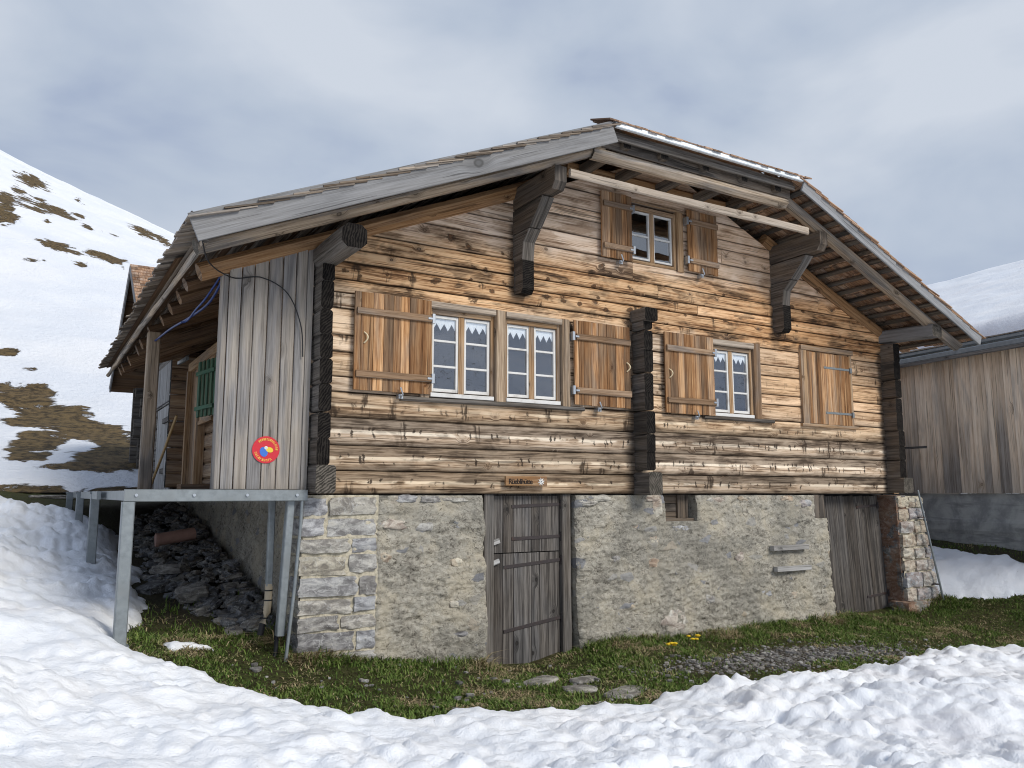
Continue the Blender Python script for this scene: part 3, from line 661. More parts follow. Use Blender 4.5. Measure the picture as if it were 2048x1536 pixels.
# ---- log walls
OPEN = [(3.50, 5.30, 1.0, 2.0), (7.56, 8.46, 1.0, 2.0), (6.24, 7.14, 2.89, 3.66)]
def wall_clip(z):   # x range under the roof line at height z on the front
    return XH0 + (z + .36 - ZH) / SL, XH1 - (z + .36 - ZH) / SR
def log_strip(mb, x0, x1, z0, z1, y=0., bul=.03, slant=True, u0=None, zone=0.):
    L = x1 - x0
    if L < .03: return
    nx = max(2, int(L / .045)); vs = np.array([0, .03, .1, .22, .34, .46, .5, .56, .68, .8, .9, .97, 1.])
    zz = z0 + .003 + (z1 - z0 - .006) * vs
    a, b = np.full(len(vs), x0), np.full(len(vs), x1)
    if slant:
        for i, z in enumerate(zz):
            l, r = wall_clip(z); a[i] = max(x0, min(l, x1)); b[i] = min(x1, max(r, x0))
            if b[i] < a[i]: a[i] = b[i] = (a[i] + b[i]) / 2
    t = np.linspace(0, 1, nx + 1)
    Xg = a[None] + t[:, None] * (b - a)[None]; Zg = np.broadcast_to(zz[None], Xg.shape).copy()
    sd = int(rng.integers(900)); r = rng.random()
    prof = 1 - np.abs(2 * vs - 1) ** (2.2 if bul > .02 else 7)
    edge = np.minimum(vs, 1 - vs)
    Yg = y - bul * prof[None] + .007 * (edge < .02)[None]
    Yg = Yg - .006 * fbm(Xg * 1.1, Zg * 9, None, sd, 4) - .004 * fbm(Xg * 7, Zg * 20, None, sd + 1, 3) * (bul > .012)
    if zone > .5:   # hewn logs: shallow axe bites along the middle
        f, i_ = worley(Xg * 9 + sd, Zg * 6, 77); Yg = Yg + .007 * sstep(.45, .1, f) * (i_ > .4) * sstep(.1, .4, edge)[None]
    jz = (.006 * fbm(Xg * .9, Xg * 0, None, sd + 5, 3)) * (1 - 2 * np.abs(vs - .5))[None]
    wv = .007 * fbm(Xg[:, :1] * .8, Xg[:, :1] * 0 + z0 * 5, None, 7, 3)
    P = np.stack([Xg, Yg, Zg + jz], -1)
    U = np.stack([Xg + r * 50, (Zg - z0) + r * 9], -1); W = np.stack([np.broadcast_to(vs[None], Xg.shape), np.full(Xg.shape, zone)], -1)
    mb.grid(P, U, W, r, 0, True, flip=False)
    # top, bottom and end returns
    for j, fl in ((0, True), (len(vs) - 1, False)):
        Q = np.stack([P[:, j], P[:, j] + np.array([0, .1, 0])], 1); mb.grid(Q, np.stack([U[:, j], U[:, j] + np.array([0, .1])], 1), np.zeros((nx + 1, 2, 2)), r, 0, False, flip=not fl)
    for i in (0, nx):
        Q = np.stack([P[i], P[i] + np.array([0, .1, 0])], 1); mb.grid(Q, np.stack([np.stack([Zg[i] * 0 + .3, Zg[i]], -1), np.stack([Zg[i] * 0 + .4, Zg[i]], -1)], 1), np.full((len(vs), 2, 2), .5), r, 0, False, flip=(i == 0))
def rows(zs, x0, x1, mb, bul=.03, joints=0, zone=0., minlen=2.2):
    for z0, z1 in zip(zs[:-1], zs[1:]):
        l, r_ = wall_clip(z0); a, b = max(x0, l), min(x1, r_)
        if b - a < .05: continue
        cuts = [a]
        if joints:
            while cuts[-1] + minlen < b - .6: cuts.append(cuts[-1] + minlen + rng.random() * 1.8)
        cuts = [c for c in cuts if c < b - .25] + [b]
        for p, q in zip(cuts[:-1], cuts[1:]):
            segs = [(p + (.003 if p != a else 0), q - (.003 if q != b else 0))]
            for (ox0, ox1, oz0, oz1) in OPEN:
                if z0 < oz1 - .02 and z1 > oz0 + .02:
                    new = []
                    for s0, s1 in segs:
                        if ox1 <= s0 or ox0 >= s1: new.append((s0, s1)); continue
                        if ox0 > s0: new.append((s0, ox0))
                        if ox1 < s1: new.append((ox1, s1))
                    segs = new
            for s0, s1 in segs: log_strip(mb, s0, s1, z0, z1, 0., bul, True, zone=zone)
mb = MB()
rows([0, .225, .475, .745], 2.40, 6.27, mb, .018, zone=1.); rows([.745, 1.0], 2.4, 6.27, mb, .012)
rows([1.0, 1.15, 1.40, 1.57, 1.84, 2.0], 2.40, 6.27, mb, .006)
rows([0, .235, .50, .76], 6.56, 11.3, mb, .018, zone=1.); rows([.76, 1.0], 6.56, 11.3, mb, .018, zone=1.)
rows([1.0, 1.22, 1.36, 1.62, 1.77, 2.0], 6.56, 11.3, mb, .012)
rows([2.0, 2.14, 2.32, 2.46, 2.64], 2.3, 11.4, mb, .020, joints=1, minlen=4)
rows([2.64, 2.88, 3.09, 3.30, 3.43, 3.66, 3.80, 3.98, 4.12], 2.0, 11.4, mb, .004, joints=1, minlen=2.4)
# short infill behind the middle column
rows([0, .5, 1., 1.5, 2.], 6.27, 6.56, mb, .01)
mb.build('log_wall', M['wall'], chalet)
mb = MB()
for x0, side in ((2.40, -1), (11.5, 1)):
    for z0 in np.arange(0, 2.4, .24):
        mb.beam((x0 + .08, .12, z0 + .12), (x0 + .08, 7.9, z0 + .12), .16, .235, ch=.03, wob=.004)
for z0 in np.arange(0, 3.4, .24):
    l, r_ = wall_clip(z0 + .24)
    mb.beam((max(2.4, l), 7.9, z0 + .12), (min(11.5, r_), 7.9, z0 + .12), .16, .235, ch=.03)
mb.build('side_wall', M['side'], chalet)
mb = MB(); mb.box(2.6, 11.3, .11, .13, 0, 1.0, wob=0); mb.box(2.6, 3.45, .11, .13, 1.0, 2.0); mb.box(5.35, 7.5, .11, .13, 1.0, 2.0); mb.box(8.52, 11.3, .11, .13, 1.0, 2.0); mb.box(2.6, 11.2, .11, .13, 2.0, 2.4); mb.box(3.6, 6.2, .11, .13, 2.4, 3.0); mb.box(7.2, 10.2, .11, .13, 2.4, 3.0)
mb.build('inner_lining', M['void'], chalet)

# ---- columns of crossing log ends
def column(x0, x1, ztop, ys=.24, name='log_end_column', m='dark', foot=True, heights=.25):
    mb = MB(); z = 0.; i = 0
    while z < ztop - .02:
        hh = min(heights * (.85 + .3 * rng.random()), ztop - z)
        if ztop - z - hh < .1: hh = ztop - z
        w = (x1 - x0); dx = (rng.random() - .5) * .02; yy = ys + (rng.random() - .5) * .02; ww = w
        if i == 0 and foot: ww = w * 1.5; yy = ys + .05; dx = .02
        mb.beam(((x0 + x1) / 2 + dx, .05, z + hh / 2), ((x0 + x1) / 2 + dx, -yy, z + hh / 2), ww, hh - .004, ch=.02, wob=.012, n=6, cap=(2 if i == 0 else 1))
        z += hh; i += 1
    return mb.build(name, [M[m], M['black_end'], M['grey_end']], chalet)
column(2.285, 2.41, 2.22); column(6.27, 6.405, 2.12); column(11.18, 11.33, 2.30, m='bracket')
mb = MB(); mb.beam((6.35, .05, 2.16), (6.35, -.29, 2.16), .20, .16, ch=.02, wob=.01, n=4, cap=1); mb.build('column_cap', [M['dark'], M['black_end']], chalet)

# ---- roof brackets
def bracket(x0, x1):
    polys = [[(.05, 3.22), (.05, 3.47), (-.86, 3.47), (-.86, 3.30), (-.80, 3.225)],
             [(.05, 2.93), (.05, 3.205), (-.62, 3.205), (-.55, 3.12), (-.36, 2.93)],
             [(.05, 2.60), (.05, 2.92), (-.35, 2.92), (-.22, 2.80), (-.195, 2.6)],
             [(.05, 2.24), (.05, 2.595), (-.205, 2.595), (-.205, 2.27), (-.16, 2.22)]]
    mb = MB()
    for i, p in enumerate(polys): mb.prism(p, x0 + .006 * rng.random(), x1 - .006 * rng.random(), mi=0 if i < 2 else 1, edgemi=0 if i < 1 else (1 if i < 3 else 2))
    return mb.build('roof_bracket', [M['bracket'], M['dark'], M['black_end']], chalet)
bracket(4.56, 4.72); bracket(8.80, 8.96)
mb = MB(); mb.beam((2.36, .1, 2.33), (2.36, -.92, 2.31), .23, .22, n=8, wob=.012, ch=.05, cap=1); mb.build('roof_bracket', [M['dark'], M['black_end']], chalet)
mb = MB(); mb.beam((11.28, .1, 2.40), (11.30, -.88, 2.38), .24, .18, n=8, wob=.01, ch=.02, cap=1)
mb.build('roof_bracket', [M['grey'], M['grey_end']], chalet)

# ---- rafters, purlins
mb = MB(); mb.beam((1.05, -.77, rz(1.05) - .215), (XH0 + .06, -.77, rz(XH0 + .06) - .215), .17, .125, n=16, wob=.008, ch=.05, cap=1); mb.build('fly_rafter', [M['log'], M['grey_end']], chalet)
mb = MB(); mb.beam((XH1 - .25, -.77, rz(XH1 - .25) - .235), (11.95, -.77, rz(11.95) - .225), .18, .15, n=16, wob=.008, ch=.06, cap=1); mb.build('fly_rafter', [M['log'], M['grey_end']], chalet)
def rafters(side):
    ys = [.0, .62, 1.3, 2.0, 2.75, 3.5, 4.3, 5.1, 5.95, 6.75, 7.5]
    for i, y in enumerate(ys):
        xt = 1.17 + .09 * rng.random() if side < 0 else 11.55
        xe = XM - .1 if side < 0 else XM + .1
        if y < .3: xe = XH0 - .2 if side < 0 else XH1 + .4
        dz = -.29 if y < .3 else -.20
        hh = .15 if y < .3 else .13
        mb = MB(); mb.beam((xt, y, float(rz(xt)) + dz - (.035 if side < 0 and y > .3 else 0), ), (xe, y, float(rz(xe)) + dz), .16, hh + .02, n=14, wob=.014, ch=.055, cap=1 if side < 0 else 0, rnd_shape=y > .3)
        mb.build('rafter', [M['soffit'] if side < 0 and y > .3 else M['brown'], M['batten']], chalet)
rafters(-1); rafters(1)
for x, z, ya in ((4.64, 3.40, .06), (8.88, 3.36, .06), (XM, ZR - .42, .3)):
    mb = MB(); mb.beam((x, ya, z), (x, 7.6, z), .16, .2, wob=.005); mb.build('purlin', M['brown'], chalet)
# hip: horizontal logs and joists
mb = MB(); mb.beam((XH0 - .12, -.80, 3.74), (8.2, -.80, 3.755), .15, .14, n=14, wob=.007, ch=.05, cap=1); mb.build('hip_log', [M['log'], M['grey_end']], chalet)
mb = MB(); mb.beam((5.28, -.02, 3.88), (8.3, -.02, 3.88), .12, .17, n=14, wob=.006, ch=.03); mb.build('hip_plate', M['brown'], chalet)
for x in (5.5, 6.05, 6.7, 7.35, 7.95):
    mb = MB(); mb.beam((x, .1, 3.885), (x, -.93, 3.885), .11, .12, n=4, wob=.006, ch=.015, cap=1); mb.build('hip_joist', [M['bracket'], M['black_end']], chalet)
mb = MB(); mb.beam((5.2, -.855, 3.87), (8.25, -.855, 3.87), .02, .13, n=14, wob=.003); mb.build('hip_board', M['bracket'], chalet)
mb = MB(); mb.beam((5.25, -.955, 3.90), (8.22, -.955, 3.90), .03, .055, n=14, wob=.006); mb.beam((5.25, -.93, 3.97), (8.22, -.93, 3.97), .03, .05, n=14, wob=.008); mb.build('hip_fascia', M['dark'], chalet)
mb = MB(); mb.beam((4.74, -.885, 3.40), (8.52, -.90, 3.40), .04, .095, n=18, wob=.005, ch=.012); mb.build('rail_board', M['rail'], chalet)

# ---- verge boards, gutter
def vpoly(xa, xb, h):
    a, b = float(rz(xa)), float(rz(xb)); return xa, xb, a, b
mb = MB()
nL = math.hypot(1, SL)
mb.beam((XL - .02, YV - .012, ZL - .115), (XH0 + .01, YV - .012, ZH - .112), .026, .235, n=22, wob=.003, ch=.004); mb.build('verge_board', M['grey'], chalet)
mb = MB()
mb.beam((XH1 - .02, YV - .012, ZH - .095), (XR, YV - .012, 2.38 - .095), .026, .18, n=22, wob=.003, ch=.004); mb.build('verge_board', M['grey'], chalet)
mb = MB()
g = [(YV - .035, ZH - .045), (YV - .022, ZH + .022), (YV + .05, ZH + .026), (YV + .05, ZH + .018), (YV - .014, ZH + .014), (YV - .026, ZH - .04), (YV + .0, ZH - .05), (YV + .0, ZH - .056), (YV - .028, ZH - .053)]
xs = np.linspace(XH0 + .03, XH1 - .03, 13)
for a, b in zip(xs[:-1], xs[1:]): mb.prism(g, a, b + .004, rnd=rng.random())
mb.build('metal_gutter', M['zinc'], chalet)

# ---- battens and shingles
mb = MB()
for s_ in np.arange(.02, 4.0, .225):
    for side in (-1, 1):
        x = XL + .1 + s_ if side < 0 else XR - .1 - s_
        if (side < 0 and x > XM - .05) or (side > 0 and x < XM + .05): continue
        ya = YV + .02 if (x < XH0 or x > XH1) else float(hipcut(x)) + .1
        z = float(rz(x)) - .085
        mb.beam((x, ya, z), (x, YB - .05, z), .075, .035, up=(-SL if side < 0 else SR, 0, 1), n=10, wob=.006, ch=.006)
mb.build('batten', M['bracket'], chalet)

def shingles(name, mat, n_side, x_eave, x_top, y0, y1, zoff=0.):
    """courses of thin split shingles; n_side -1 left slope, +1 right slope"""
    exp_, ln, th = .15, .42, .014
    sl = SL if n_side < 0 else SR; q = math.hypot(1, sl)
    tot = abs(x_top - x_eave) * q; A = []
    for ci, s0 in enumerate(np.arange(-.06, tot - .05, exp_)):
        y = y0 - .03 * rng.random()
        while y < y1:
            w = .07 + .09 * rng.random()
            A.append((s0 + (rng.random() - .5) * (.07 if ci == 0 else .035), y, min(w, y1 + .03 - y), th * (.7 + .7 * rng.random()), (rng.random() - .5) * .03)); y += w + .004
    A = np.array(A); s0, y, w, t, tl = A.T
    n = len(A); ds = np.array([0, 0, 1, 1, 0, 0, 1, 1]); dy = np.array([0, 1, 1, 0, 0, 1, 1, 0]); dt = np.array([0, 0, 0, 0, 1, 1, 1, 1])
    s_ = s0[:, None] + ds * ln; s_ = np.minimum(s_, tot); yy = y[:, None] + dy * w[:, None]
    hgt = -.055 + .038 * (1 - ds)[None] + dt * t[:, None] + tl[:, None] * (1 - ds) * .5 + zoff
    x = x_eave - n_side * s_ / q - 0 * hgt
    z = float(rz(x_eave)) + s_ * sl / q + hgt
    V = np.stack([x + n_side * hgt * sl / q * .5, yy, z], -1)
    xc = x.mean(1); keep = yy.mean(1) > np.where((xc > XH0) & (xc < XH1), hipcut(xc), -9) + .02
    V = V[keep]; n = len(V); rr = rng.random(n)
    fq = np.array([(0, 3, 2, 1), (4, 5, 6, 7), (0, 1, 5, 4), (1, 2, 6, 5), (2, 3, 7, 6), (3, 0, 4, 7)])
    fc = (np.arange(n)[:, None, None] * 8 + fq[None]).reshape(-1, 4)
    uvc = np.stack([ds * ln, dy * .12 + dt * .02], -1)
    uv = (uvc[fq][None] + rr[:, None, None, None] * 20).reshape(-1, 4, 2)
    mb = MB(); mb.add(V.reshape(-1, 3), fc, uv, None, np.repeat(rr, 6), 0, False)
    mb.build(name, mat, chalet)
shingles('shingle_slope', M['shingle'], -1, XL - .03, XM, YV - .03, YB)
shingles('shingle_slope', M['redshingle'], 1, XR + .03, XM, YV - .03, YB)
# closed roof boarding under the shingles further back (keeps the attic dark)
mb = MB()
def quad(mb, pts, rnd=.5):
    mb.add(np.array(pts), [[0, 1, 2, 3]], [[(0, 0), (3, 0), (3, 3), (0, 3)]], None, rnd)
e = .05
quad(mb, [(XL + .02, .15, ZL - e), (XL + .02, YB, ZL - e), (XM, YB, ZR - e), (XM, .3, ZR - e)]); quad(mb, [(XR - .02, .15, 2.38 - e), (XM, .3, ZR - e), (XM, YB, ZR - e), (XR - .02, YB, 2.38 - e)])
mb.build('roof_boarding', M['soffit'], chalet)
# hip slope
A = []
mb = MB()
tot = math.hypot(1.34, .67)
for s0 in np.arange(-.05, tot, .14):
    x = XH0 - .02 + s0 / tot * (XM - XH0)
    while x < XH1 - s0 / tot * (XM - XH0) + .02:
        w = .07 + .09 * rng.random(); q = math.hypot(1, HS); t0 = .012 + .008 * rng.random(); sa = s0 + (rng.random() - .5) * .04; sb = min(sa + .4, tot)
        ya, yb = YV + sa / q, YV + sb / q; za, zb = ZH + sa * HS / q + .022, ZH + sb * HS / q - .02
        V = [(x, ya, za), (x + w, ya, za), (x + w, yb, zb), (x, yb, zb), (x, ya, za + t0), (x + w, ya, za + t0), (x + w, yb, zb + t0), (x, yb, zb + t0)]
        r = rng.random(); uvc = np.array([(0, 0), (0, .12), (.4, .12), (.4, 0), (0, .02), (0, .14), (.4, .14), (.4, .02)]) + r * 20
        fq = np.array([(0, 3, 2, 1), (4, 5, 6, 7), (0, 1, 5, 4), (1, 2, 6, 5), (2, 3, 7, 6), (3, 0, 4, 7)])
        mb.add(V, fq, uvc[fq], None, r, 0, False); x += w + .004
q = math.hypot(1, HS)
mb.add([(XH0, YV + .02, ZH - .03), (XH1, YV + .02, ZH - .03), (XM, YV + 1.36, ZR - .03)], [[0, 1, 2]], [[(0, 0), (3, 0), (1.5, 1.5)]], None, .4)
for (xa, sgn) in ((XH0, 1), (XH1, -1)):
    for i in range(3, 11):
        p = i / 10.; xx = xa + sgn * p * (XM - XH0); yy = YV + p * 1.34; zz = ZH + .045 + p * .67
        mb.beam((xx - sgn * .05, yy - .05, zz - .02), (xx + sgn * .16, yy + .15, zz + .03), .16, .013, n=1, wob=0, ch=.003)
for y in np.arange(.25, YB, .16): mb.beam((XM - .01, y - .05, ZR + .0), (XM + .01, y + .2, ZR + .02), .2, .014, n=1, wob=0, ch=.003)
mb.build('hip_shingles', M['redshingle'], chalet)
# eave edge along the porch: pole and ragged board
mb = MB(); mb.beam((1.085, -.98, 2.035), (1.06, YB, 2.035), .055, .06, n=30, wob=.012, ch=.02, cap=1)
mb.build('eave_pole', [M['log'], M['dark']], chalet)
mb = MB(); mb.tube([(.965 + .006 * math.sin(y * 3), y, 2.215 + .004 * math.sin(y * 7)) for y in np.linspace(-1.06, YB, 40)], .011); mb.build('eave_wire', M['iron'], chalet)

# ---- windows
def window(x0, x1, z0, z1, name_rows=3, curtain=True, sill=True, fwid=.032):
    xm = (x0 + x1) / 2; yw = .035
    w = MB()   # timber frame in the opening
    w.box(x0, x0 + .045, -.005, .11, z0, z1, 2, wob=.002); w.box(x1 - .045, x1, -.005, .11, z0, z1, 2, wob=.002)
    w.box(x0 + .045, x1 - .045, -.005, .11, z1 - .05, z1, 0, wob=.002); w.box(x0 + .045, x1 - .045, .0, .11, z0, z0 + .04, 0, wob=.002)
    w.box(xm - .035, xm + .035, .012, .06, z0 + .04, z1 - .05, 2, wob=.002)
    wo = w.build('window', M['frame'], chalet)
    for a, b in ((x0 + .045, xm - .03), (xm + .03, x1 - .045)):
        s = MB(); za, zb = z0 + .06, z1 - .055
        s.box(a, a + fwid, .022, .055, za, zb, 2); s.box(b - fwid, b, .022, .055, za, zb, 2)
        s.box(a + fwid, b - fwid, .022, .055, zb - fwid, zb, 0); s.box(a + fwid, b - fwid, .022, .055, za, za + fwid * 1.1, 0)
        for i in range(1, name_rows):
            zc = za + (zb - za) * i / name_rows; s.box(a + fwid, b - fwid, .026, .052, zc - .012, zc + .012, 0)
        s.build('sash', M['white'], wo)
        p = MB(); p.add([(a + .01, .042, za + .01), (b - .01, .042, za + .01), (b - .01, .042, zb - .01), (a + .01, .042, zb - .01)], [[0, 1, 2, 3]], [[(0, 0), (1, 0), (1, 1), (0, 1)]]); p.build('glass_pane', M['glass'], wo)
        if curtain:
            c = MB(); n = 36; t = np.linspace(0, 1, n + 1); xx = a + fwid * .9 + t * (b - a - fwid * 1.8)
            zzig = zb - fwid - .10 - .075 * np.abs(((t * 3.0 + .0) % 1) * 2 - 1)
            P = np.stack([np.stack([xx, .047 + .001 * np.sin(t * 40), np.full(n + 1, zb - .02)], -1), np.stack([xx, .048 + .001 * np.sin(t * 40), zzig + .05], -1)], 1)
            c.grid(P, P[..., [0, 2]], None, 0., 0, True); c.build('lace_curtain', M['lace'], wo)
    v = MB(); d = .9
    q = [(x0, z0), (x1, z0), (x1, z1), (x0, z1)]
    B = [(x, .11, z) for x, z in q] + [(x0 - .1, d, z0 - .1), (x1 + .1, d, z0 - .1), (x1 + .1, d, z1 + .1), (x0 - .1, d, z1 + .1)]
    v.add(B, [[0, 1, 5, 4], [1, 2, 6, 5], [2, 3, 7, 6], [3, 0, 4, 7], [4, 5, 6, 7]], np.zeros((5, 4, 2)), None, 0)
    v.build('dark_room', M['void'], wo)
    if sill:
        s = MB(); s.box(x0 + .02, x1 - .02, -.035, .02, z0 - .002, z0 + .042, 0); s.build('sill', M['white'], wo)
    return wo
w1 = window(3.52, 4.32, 1.01, 1.95); w2 = window(4.44, 5.20, 1.01, 1.95); w3 = window(7.58, 8.36, 1.01, 1.95); w4 = window(6.26, 7.04, 2.88, 3.63, 2, curtain=False, sill=False, fwid=.024)
# surrounds: posts and header boards standing proud of the logs
def part(name, mat, *a, **kw):
    mb = MB(); mb.box(*a, **kw); return mb.build(name, mat, chalet)
for a in ((4.32, 4.44, -.055, .08, .985, 2.02), (5.20, 5.31, -.05, .08, .985, 2.02), (3.42, 3.52, -.045, .08, .985, 2.03)): part('window_post', M['post'], *a, 2, ch=.008, wob=.004)
mb = MB(); mb.box(8.36, 8.49, -.05, .08, .985, 2.04, 2, ch=.008, wob=.004); mb.build('window_post', M['batten'], chalet)
for a in ((3.52, 4.31, -.06, .02, 1.955, 2.025), (4.45, 5.20, -.055, .02, 1.955, 2.02), (7.55, 8.36, -.055, .02, 1.955, 2.03)): part('window_header', M['rail'], *a, 0, ch=.008, wob=.005)
for a in ((3.2, 5.5, -.065, .02, .955, 1.0), (7.4, 8.7, -.065, .02, .955, 1.0)): part('window_ledge', M['dark'], *a, 0, ch=.012, wob=.006)
part('window_post', M['frame'], 7.04, 7.15, -.03, .08, 2.86, 3.66, 2, wob=.003); part('window_header', M['frame'], 6.2, 7.16, -.025, .05, 3.665, 3.70, 0, wob=.003)

# ---- shutters
def shutter(x0, x1, z0, z1, hinge='r', flat=False, boards=None, label=None, handle=None, strap=False, hooks=True, lever=False, y=-.052):
    mb = MB(); n = boards or max(4, round((x1 - x0) / .105)); ws = .6 + .8 * rng.random(n); ws = np.r_[0, np.cumsum(ws / ws.sum())] * (x1 - x0) + x0
    for a, b in zip(ws[:-1], ws[1:]): mb.box(a + .0015, b - .0015, y - .026, y, z0 + .006 * rng.random(), z1 - .006 * rng.random(), 2, ch=.003, wob=.0015)
    o = mb.build('shutter', M['shutter'], chalet, label)
    H = z1 - z0
    if not strap:
        for zc in (z0 + H * .165, z1 - H * .2):
            b = MB(); b.box(x0 + .02, x1 - .005, y - .052, y - .026, zc - .036, zc + .036, 0, ch=.006, wob=.003); b.build('batten', M['batten'], o)
    for zc in (z0 + H * .165, z1 - H * .2):
        b = MB()
        if strap:
            b.box(x1 - .62 * (x1 - x0), x1 + .0, y - .032, y - .026, zc - .016, zc + .016, 0, ch=.002); b.box(x1 - .012, x1 + .03, y - .05, y + .02, zc - .045, zc + .03, 2)
            b.build('strap_hinge', M['galv'], o); continue
        xh = x1 if hinge == 'r' else x0; sg = 1 if hinge == 'r' else -1
        b.box(min(xh, xh + sg * .035), max(xh, xh + sg * .035), y - .05, y + .03, zc - .045, zc + .055, 2); b.box(min(xh - sg * .05, xh), max(xh - sg * .05, xh), y - .058, y - .053, zc - .012, zc + .012, 0)
        b.build('hinge', M['steelbit'], o)
    if hooks:
        xc = x0 + (x1 - x0) * (.6 if hinge == 'r' else .42); b = MB()
        b.box(xc - .02, xc + .03, y - .03, y + .05, z0 - .06, z0 - .015, 2); b.tube([(xc, y - .035, z0 - .05), (xc + .01, y - .065, z0 - .02), (xc - .015, y - .06, z0 + .05)], .009)
        b.build('holding_hook', M['steelbit'], o)
    if handle is not None:
        b = MB(); xc, zc = handle; t = np.linspace(-1, 1, 9)
        b.tube([(xc + .028 * (1 - q * q), y - .03 - .03 * (1 - q * q), zc + .055 * q) for q in t], .008); b.build('handle', M['cream'], o)
    return o
shutter(2.68, 3.52, 1.02, 2.02, 'r', handle=(2.78, 1.55), label='wide open shutter at the left of the double window')
shutter(5.35, 6.18, 1.02, 2.02, 'l', handle=(6.12, 1.52))
shutter(6.74, 7.58, 1.0, 2.03, 'r', handle=(6.80, 1.5))
shutter(9.44, 10.38, .99, 2.03, 'r', strap=True, hooks=False, y=-.02, label='closed orange shutter with two galvanised strap hinges')
shutter(5.78, 6.25, 2.86, 3.70, 'r', boards=5); shutter(7.19, 7.72, 2.88, 3.71, 'l', boards=5)
mb = MB(); mb.box(9.31, 9.435, -.05, .02, .97, 2.10, 2, wob=.004); mb.box(10.385, 10.44, -.04, .02, .97, 2.05, 2, wob=.003); mb.box(9.31, 10.46, -.06, .02, 2.05, 2.12, 0, wob=.004); mb.box(9.28, 10.5, -.06, .02, .94, .985, 0, wob=.004)
mb.build('shutter_frame', M['frame'], chalet)

# ------------------------------------------------------------------ stone base
def plaster(mb, x0, x1, z0, z1, y=-.012, ret=.35, slantL=0., slantR=0., res=.016, amp=1.35, open=(1, 1)):
    """rough rendered wall face between two openings, with side returns"""
    nx = max(3, int((x1 - x0) / res)); nz = max(3, int((z1 - z0) / res))
    t = np.linspace(0, 1, nx + 1); q = np.linspace(0, 1, nz + 1)
    T, Q = np.meshgrid(t, q, indexing='ij'); Zg = z0 + (z1 - z0) * Q
    eL = .03 * fbm(Zg * 5, Zg * 0 + x0, None, 61, 3); eR = .03 * fbm(Zg * 5, Zg * 0 + x1, None, 62, 3)
    a = x0 + slantL * (1 - Q) + eL * open[0]; b = x1 + slantR * (1 - Q) + eR * open[1]
    Xg = a + T * (b - a)
    bat = -.05 * (1 - (Zg + 1.8) / 1.8)
    n = .016 * fbm(Xg * 2.2, Zg * 3.5, None, 63, 4) + .014 * fbm(Xg * 9, Zg * 17, None, 64, 4) - .016 * np.abs(fbm(Xg * 13, Zg * 21, None, 65, 4)) - .012 * np.abs(fbm(Xg * 34, Zg * 46, None, 67, 2))
    f, i = worley(Xg * 3.4 + .4 * fbm(Xg * 3, Zg * 3, None, 68, 2), Zg * 7.5, 66); n = n + .012 * sstep(.30, .55, f) * (i > .5) * (fbm(Xg * .9, Zg * 1.3, None, 69, 2) > -.05)
    ed = np.minimum(np.minimum(T * (x1 - x0) + 9 * (1 - open[0]), (1 - T) * (x1 - x0) + 9 * (1 - open[1])) / .05, 1)
    Yg = y + bat + n * amp + .03 * (1 - ed) ** 2
    P = np.stack([Xg, Yg, Zg], -1); mb.grid(P, np.stack([Xg, Zg], -1), None, .3, 0, True)
    for i, fl in ((0, True), (nx, False)):
        if not open[i > 0]: continue
        k_ = 10; w_ = np.linspace(0, 1, k_ + 1)
        E_ = P[i][:, None] * np.ones((1, k_ + 1, 1)); E_[..., 1] = P[i][:, 1:2] + w_[None] * (ret - P[i][:, 1:2])
        E_[..., 0] += .014 * fbm(E_[..., 1] * 9, E_[..., 2] * 9, None, 70, 3) * np.minimum(w_ * 6, 1)[None]
        mb.grid(E_, E_[..., 1:3], None, .3, 0, True, flip=fl)
mb = MB()
plaster(mb, 2.97, 4.21, -2.0, -.015)
plaster(mb, 5.40, 9.74, -2.0, -.335, slantR=.06)
plaster(mb, 5.40, 6.74, -.335, -.015, open=(1, 1)); plaster(mb, 7.27, 9.50, -.335, -.015)
mb.box(2.5, 11.3, .36, .40, -2.0, 0); mb.box(6.70, 7.29, .0, .34, -.40, -.335)
# side wall under the porch, battered
nz, ny = 70, 260
q = np.linspace(0, 1, nz + 1); yy = np.linspace(.25, 8.4, ny + 1)
Yg, Q = np.meshgrid(yy, q, indexing='ij'); Zg = -1.9 + 1.88 * Q
Xg = 2.40 - .17 * (1 - Q) - .03 * fbm(Yg * 2, Zg * 3, None, 72, 4) - .03 * fbm(Yg * 8, Zg * 12, None, 73, 4)
mb.grid(np.stack([Xg, Yg, Zg], -1), np.stack([Yg, Zg], -1), None, .3, 0, True, flip=True)
mb.build('rendered_base_wall', M['render'], chalet)

def blocks(mb, x0, x1, y0, depth, zs, seed, slantR=0., slantL=0., wmin=.26, wmax=.62, zref=(-1.8, 0), mi=0):
    r = np.random.default_rng(seed)
    for z0, z1 in zip(zs[:-1], zs[1:]):
        zc = (z0 + z1) / 2; fz = (zref[1] - zc) / (zref[1] - zref[0])
        a, b = x0 + slantL * fz, x1 + slantR * fz; x = a
        while x < b - .03:
            w = wmin + (wmax - wmin) * r.random(); w = w if b - x - w > .12 else b - x
            h = (z1 - z0) - .02 - .012 * r.random(); dy = (r.random() - .5) * .025
            mb.blob((x + w / 2, y0 + depth / 2 + dy - .05 * fz, zc + (r.random() - .5) * .012), (w - .022, depth, h), seed=int(r.integers(9000)), n=9, rough=.07, square=.86, tilt=(0, (r.random() - .5) * .06), mi=mi, freq=2.2, smooth=True)
            x += w
zs = [-1.78, -1.60, -1.47, -1.28, -1.13, -.97, -.77, -.57, -.41, -.22, -.02]
mb = MB(); blocks(mb, 2.20, 2.99, -.03, .34, zs, 5, slantL=.0); mb.build('corner_stones', M['stone'], chalet)
mb = MB()
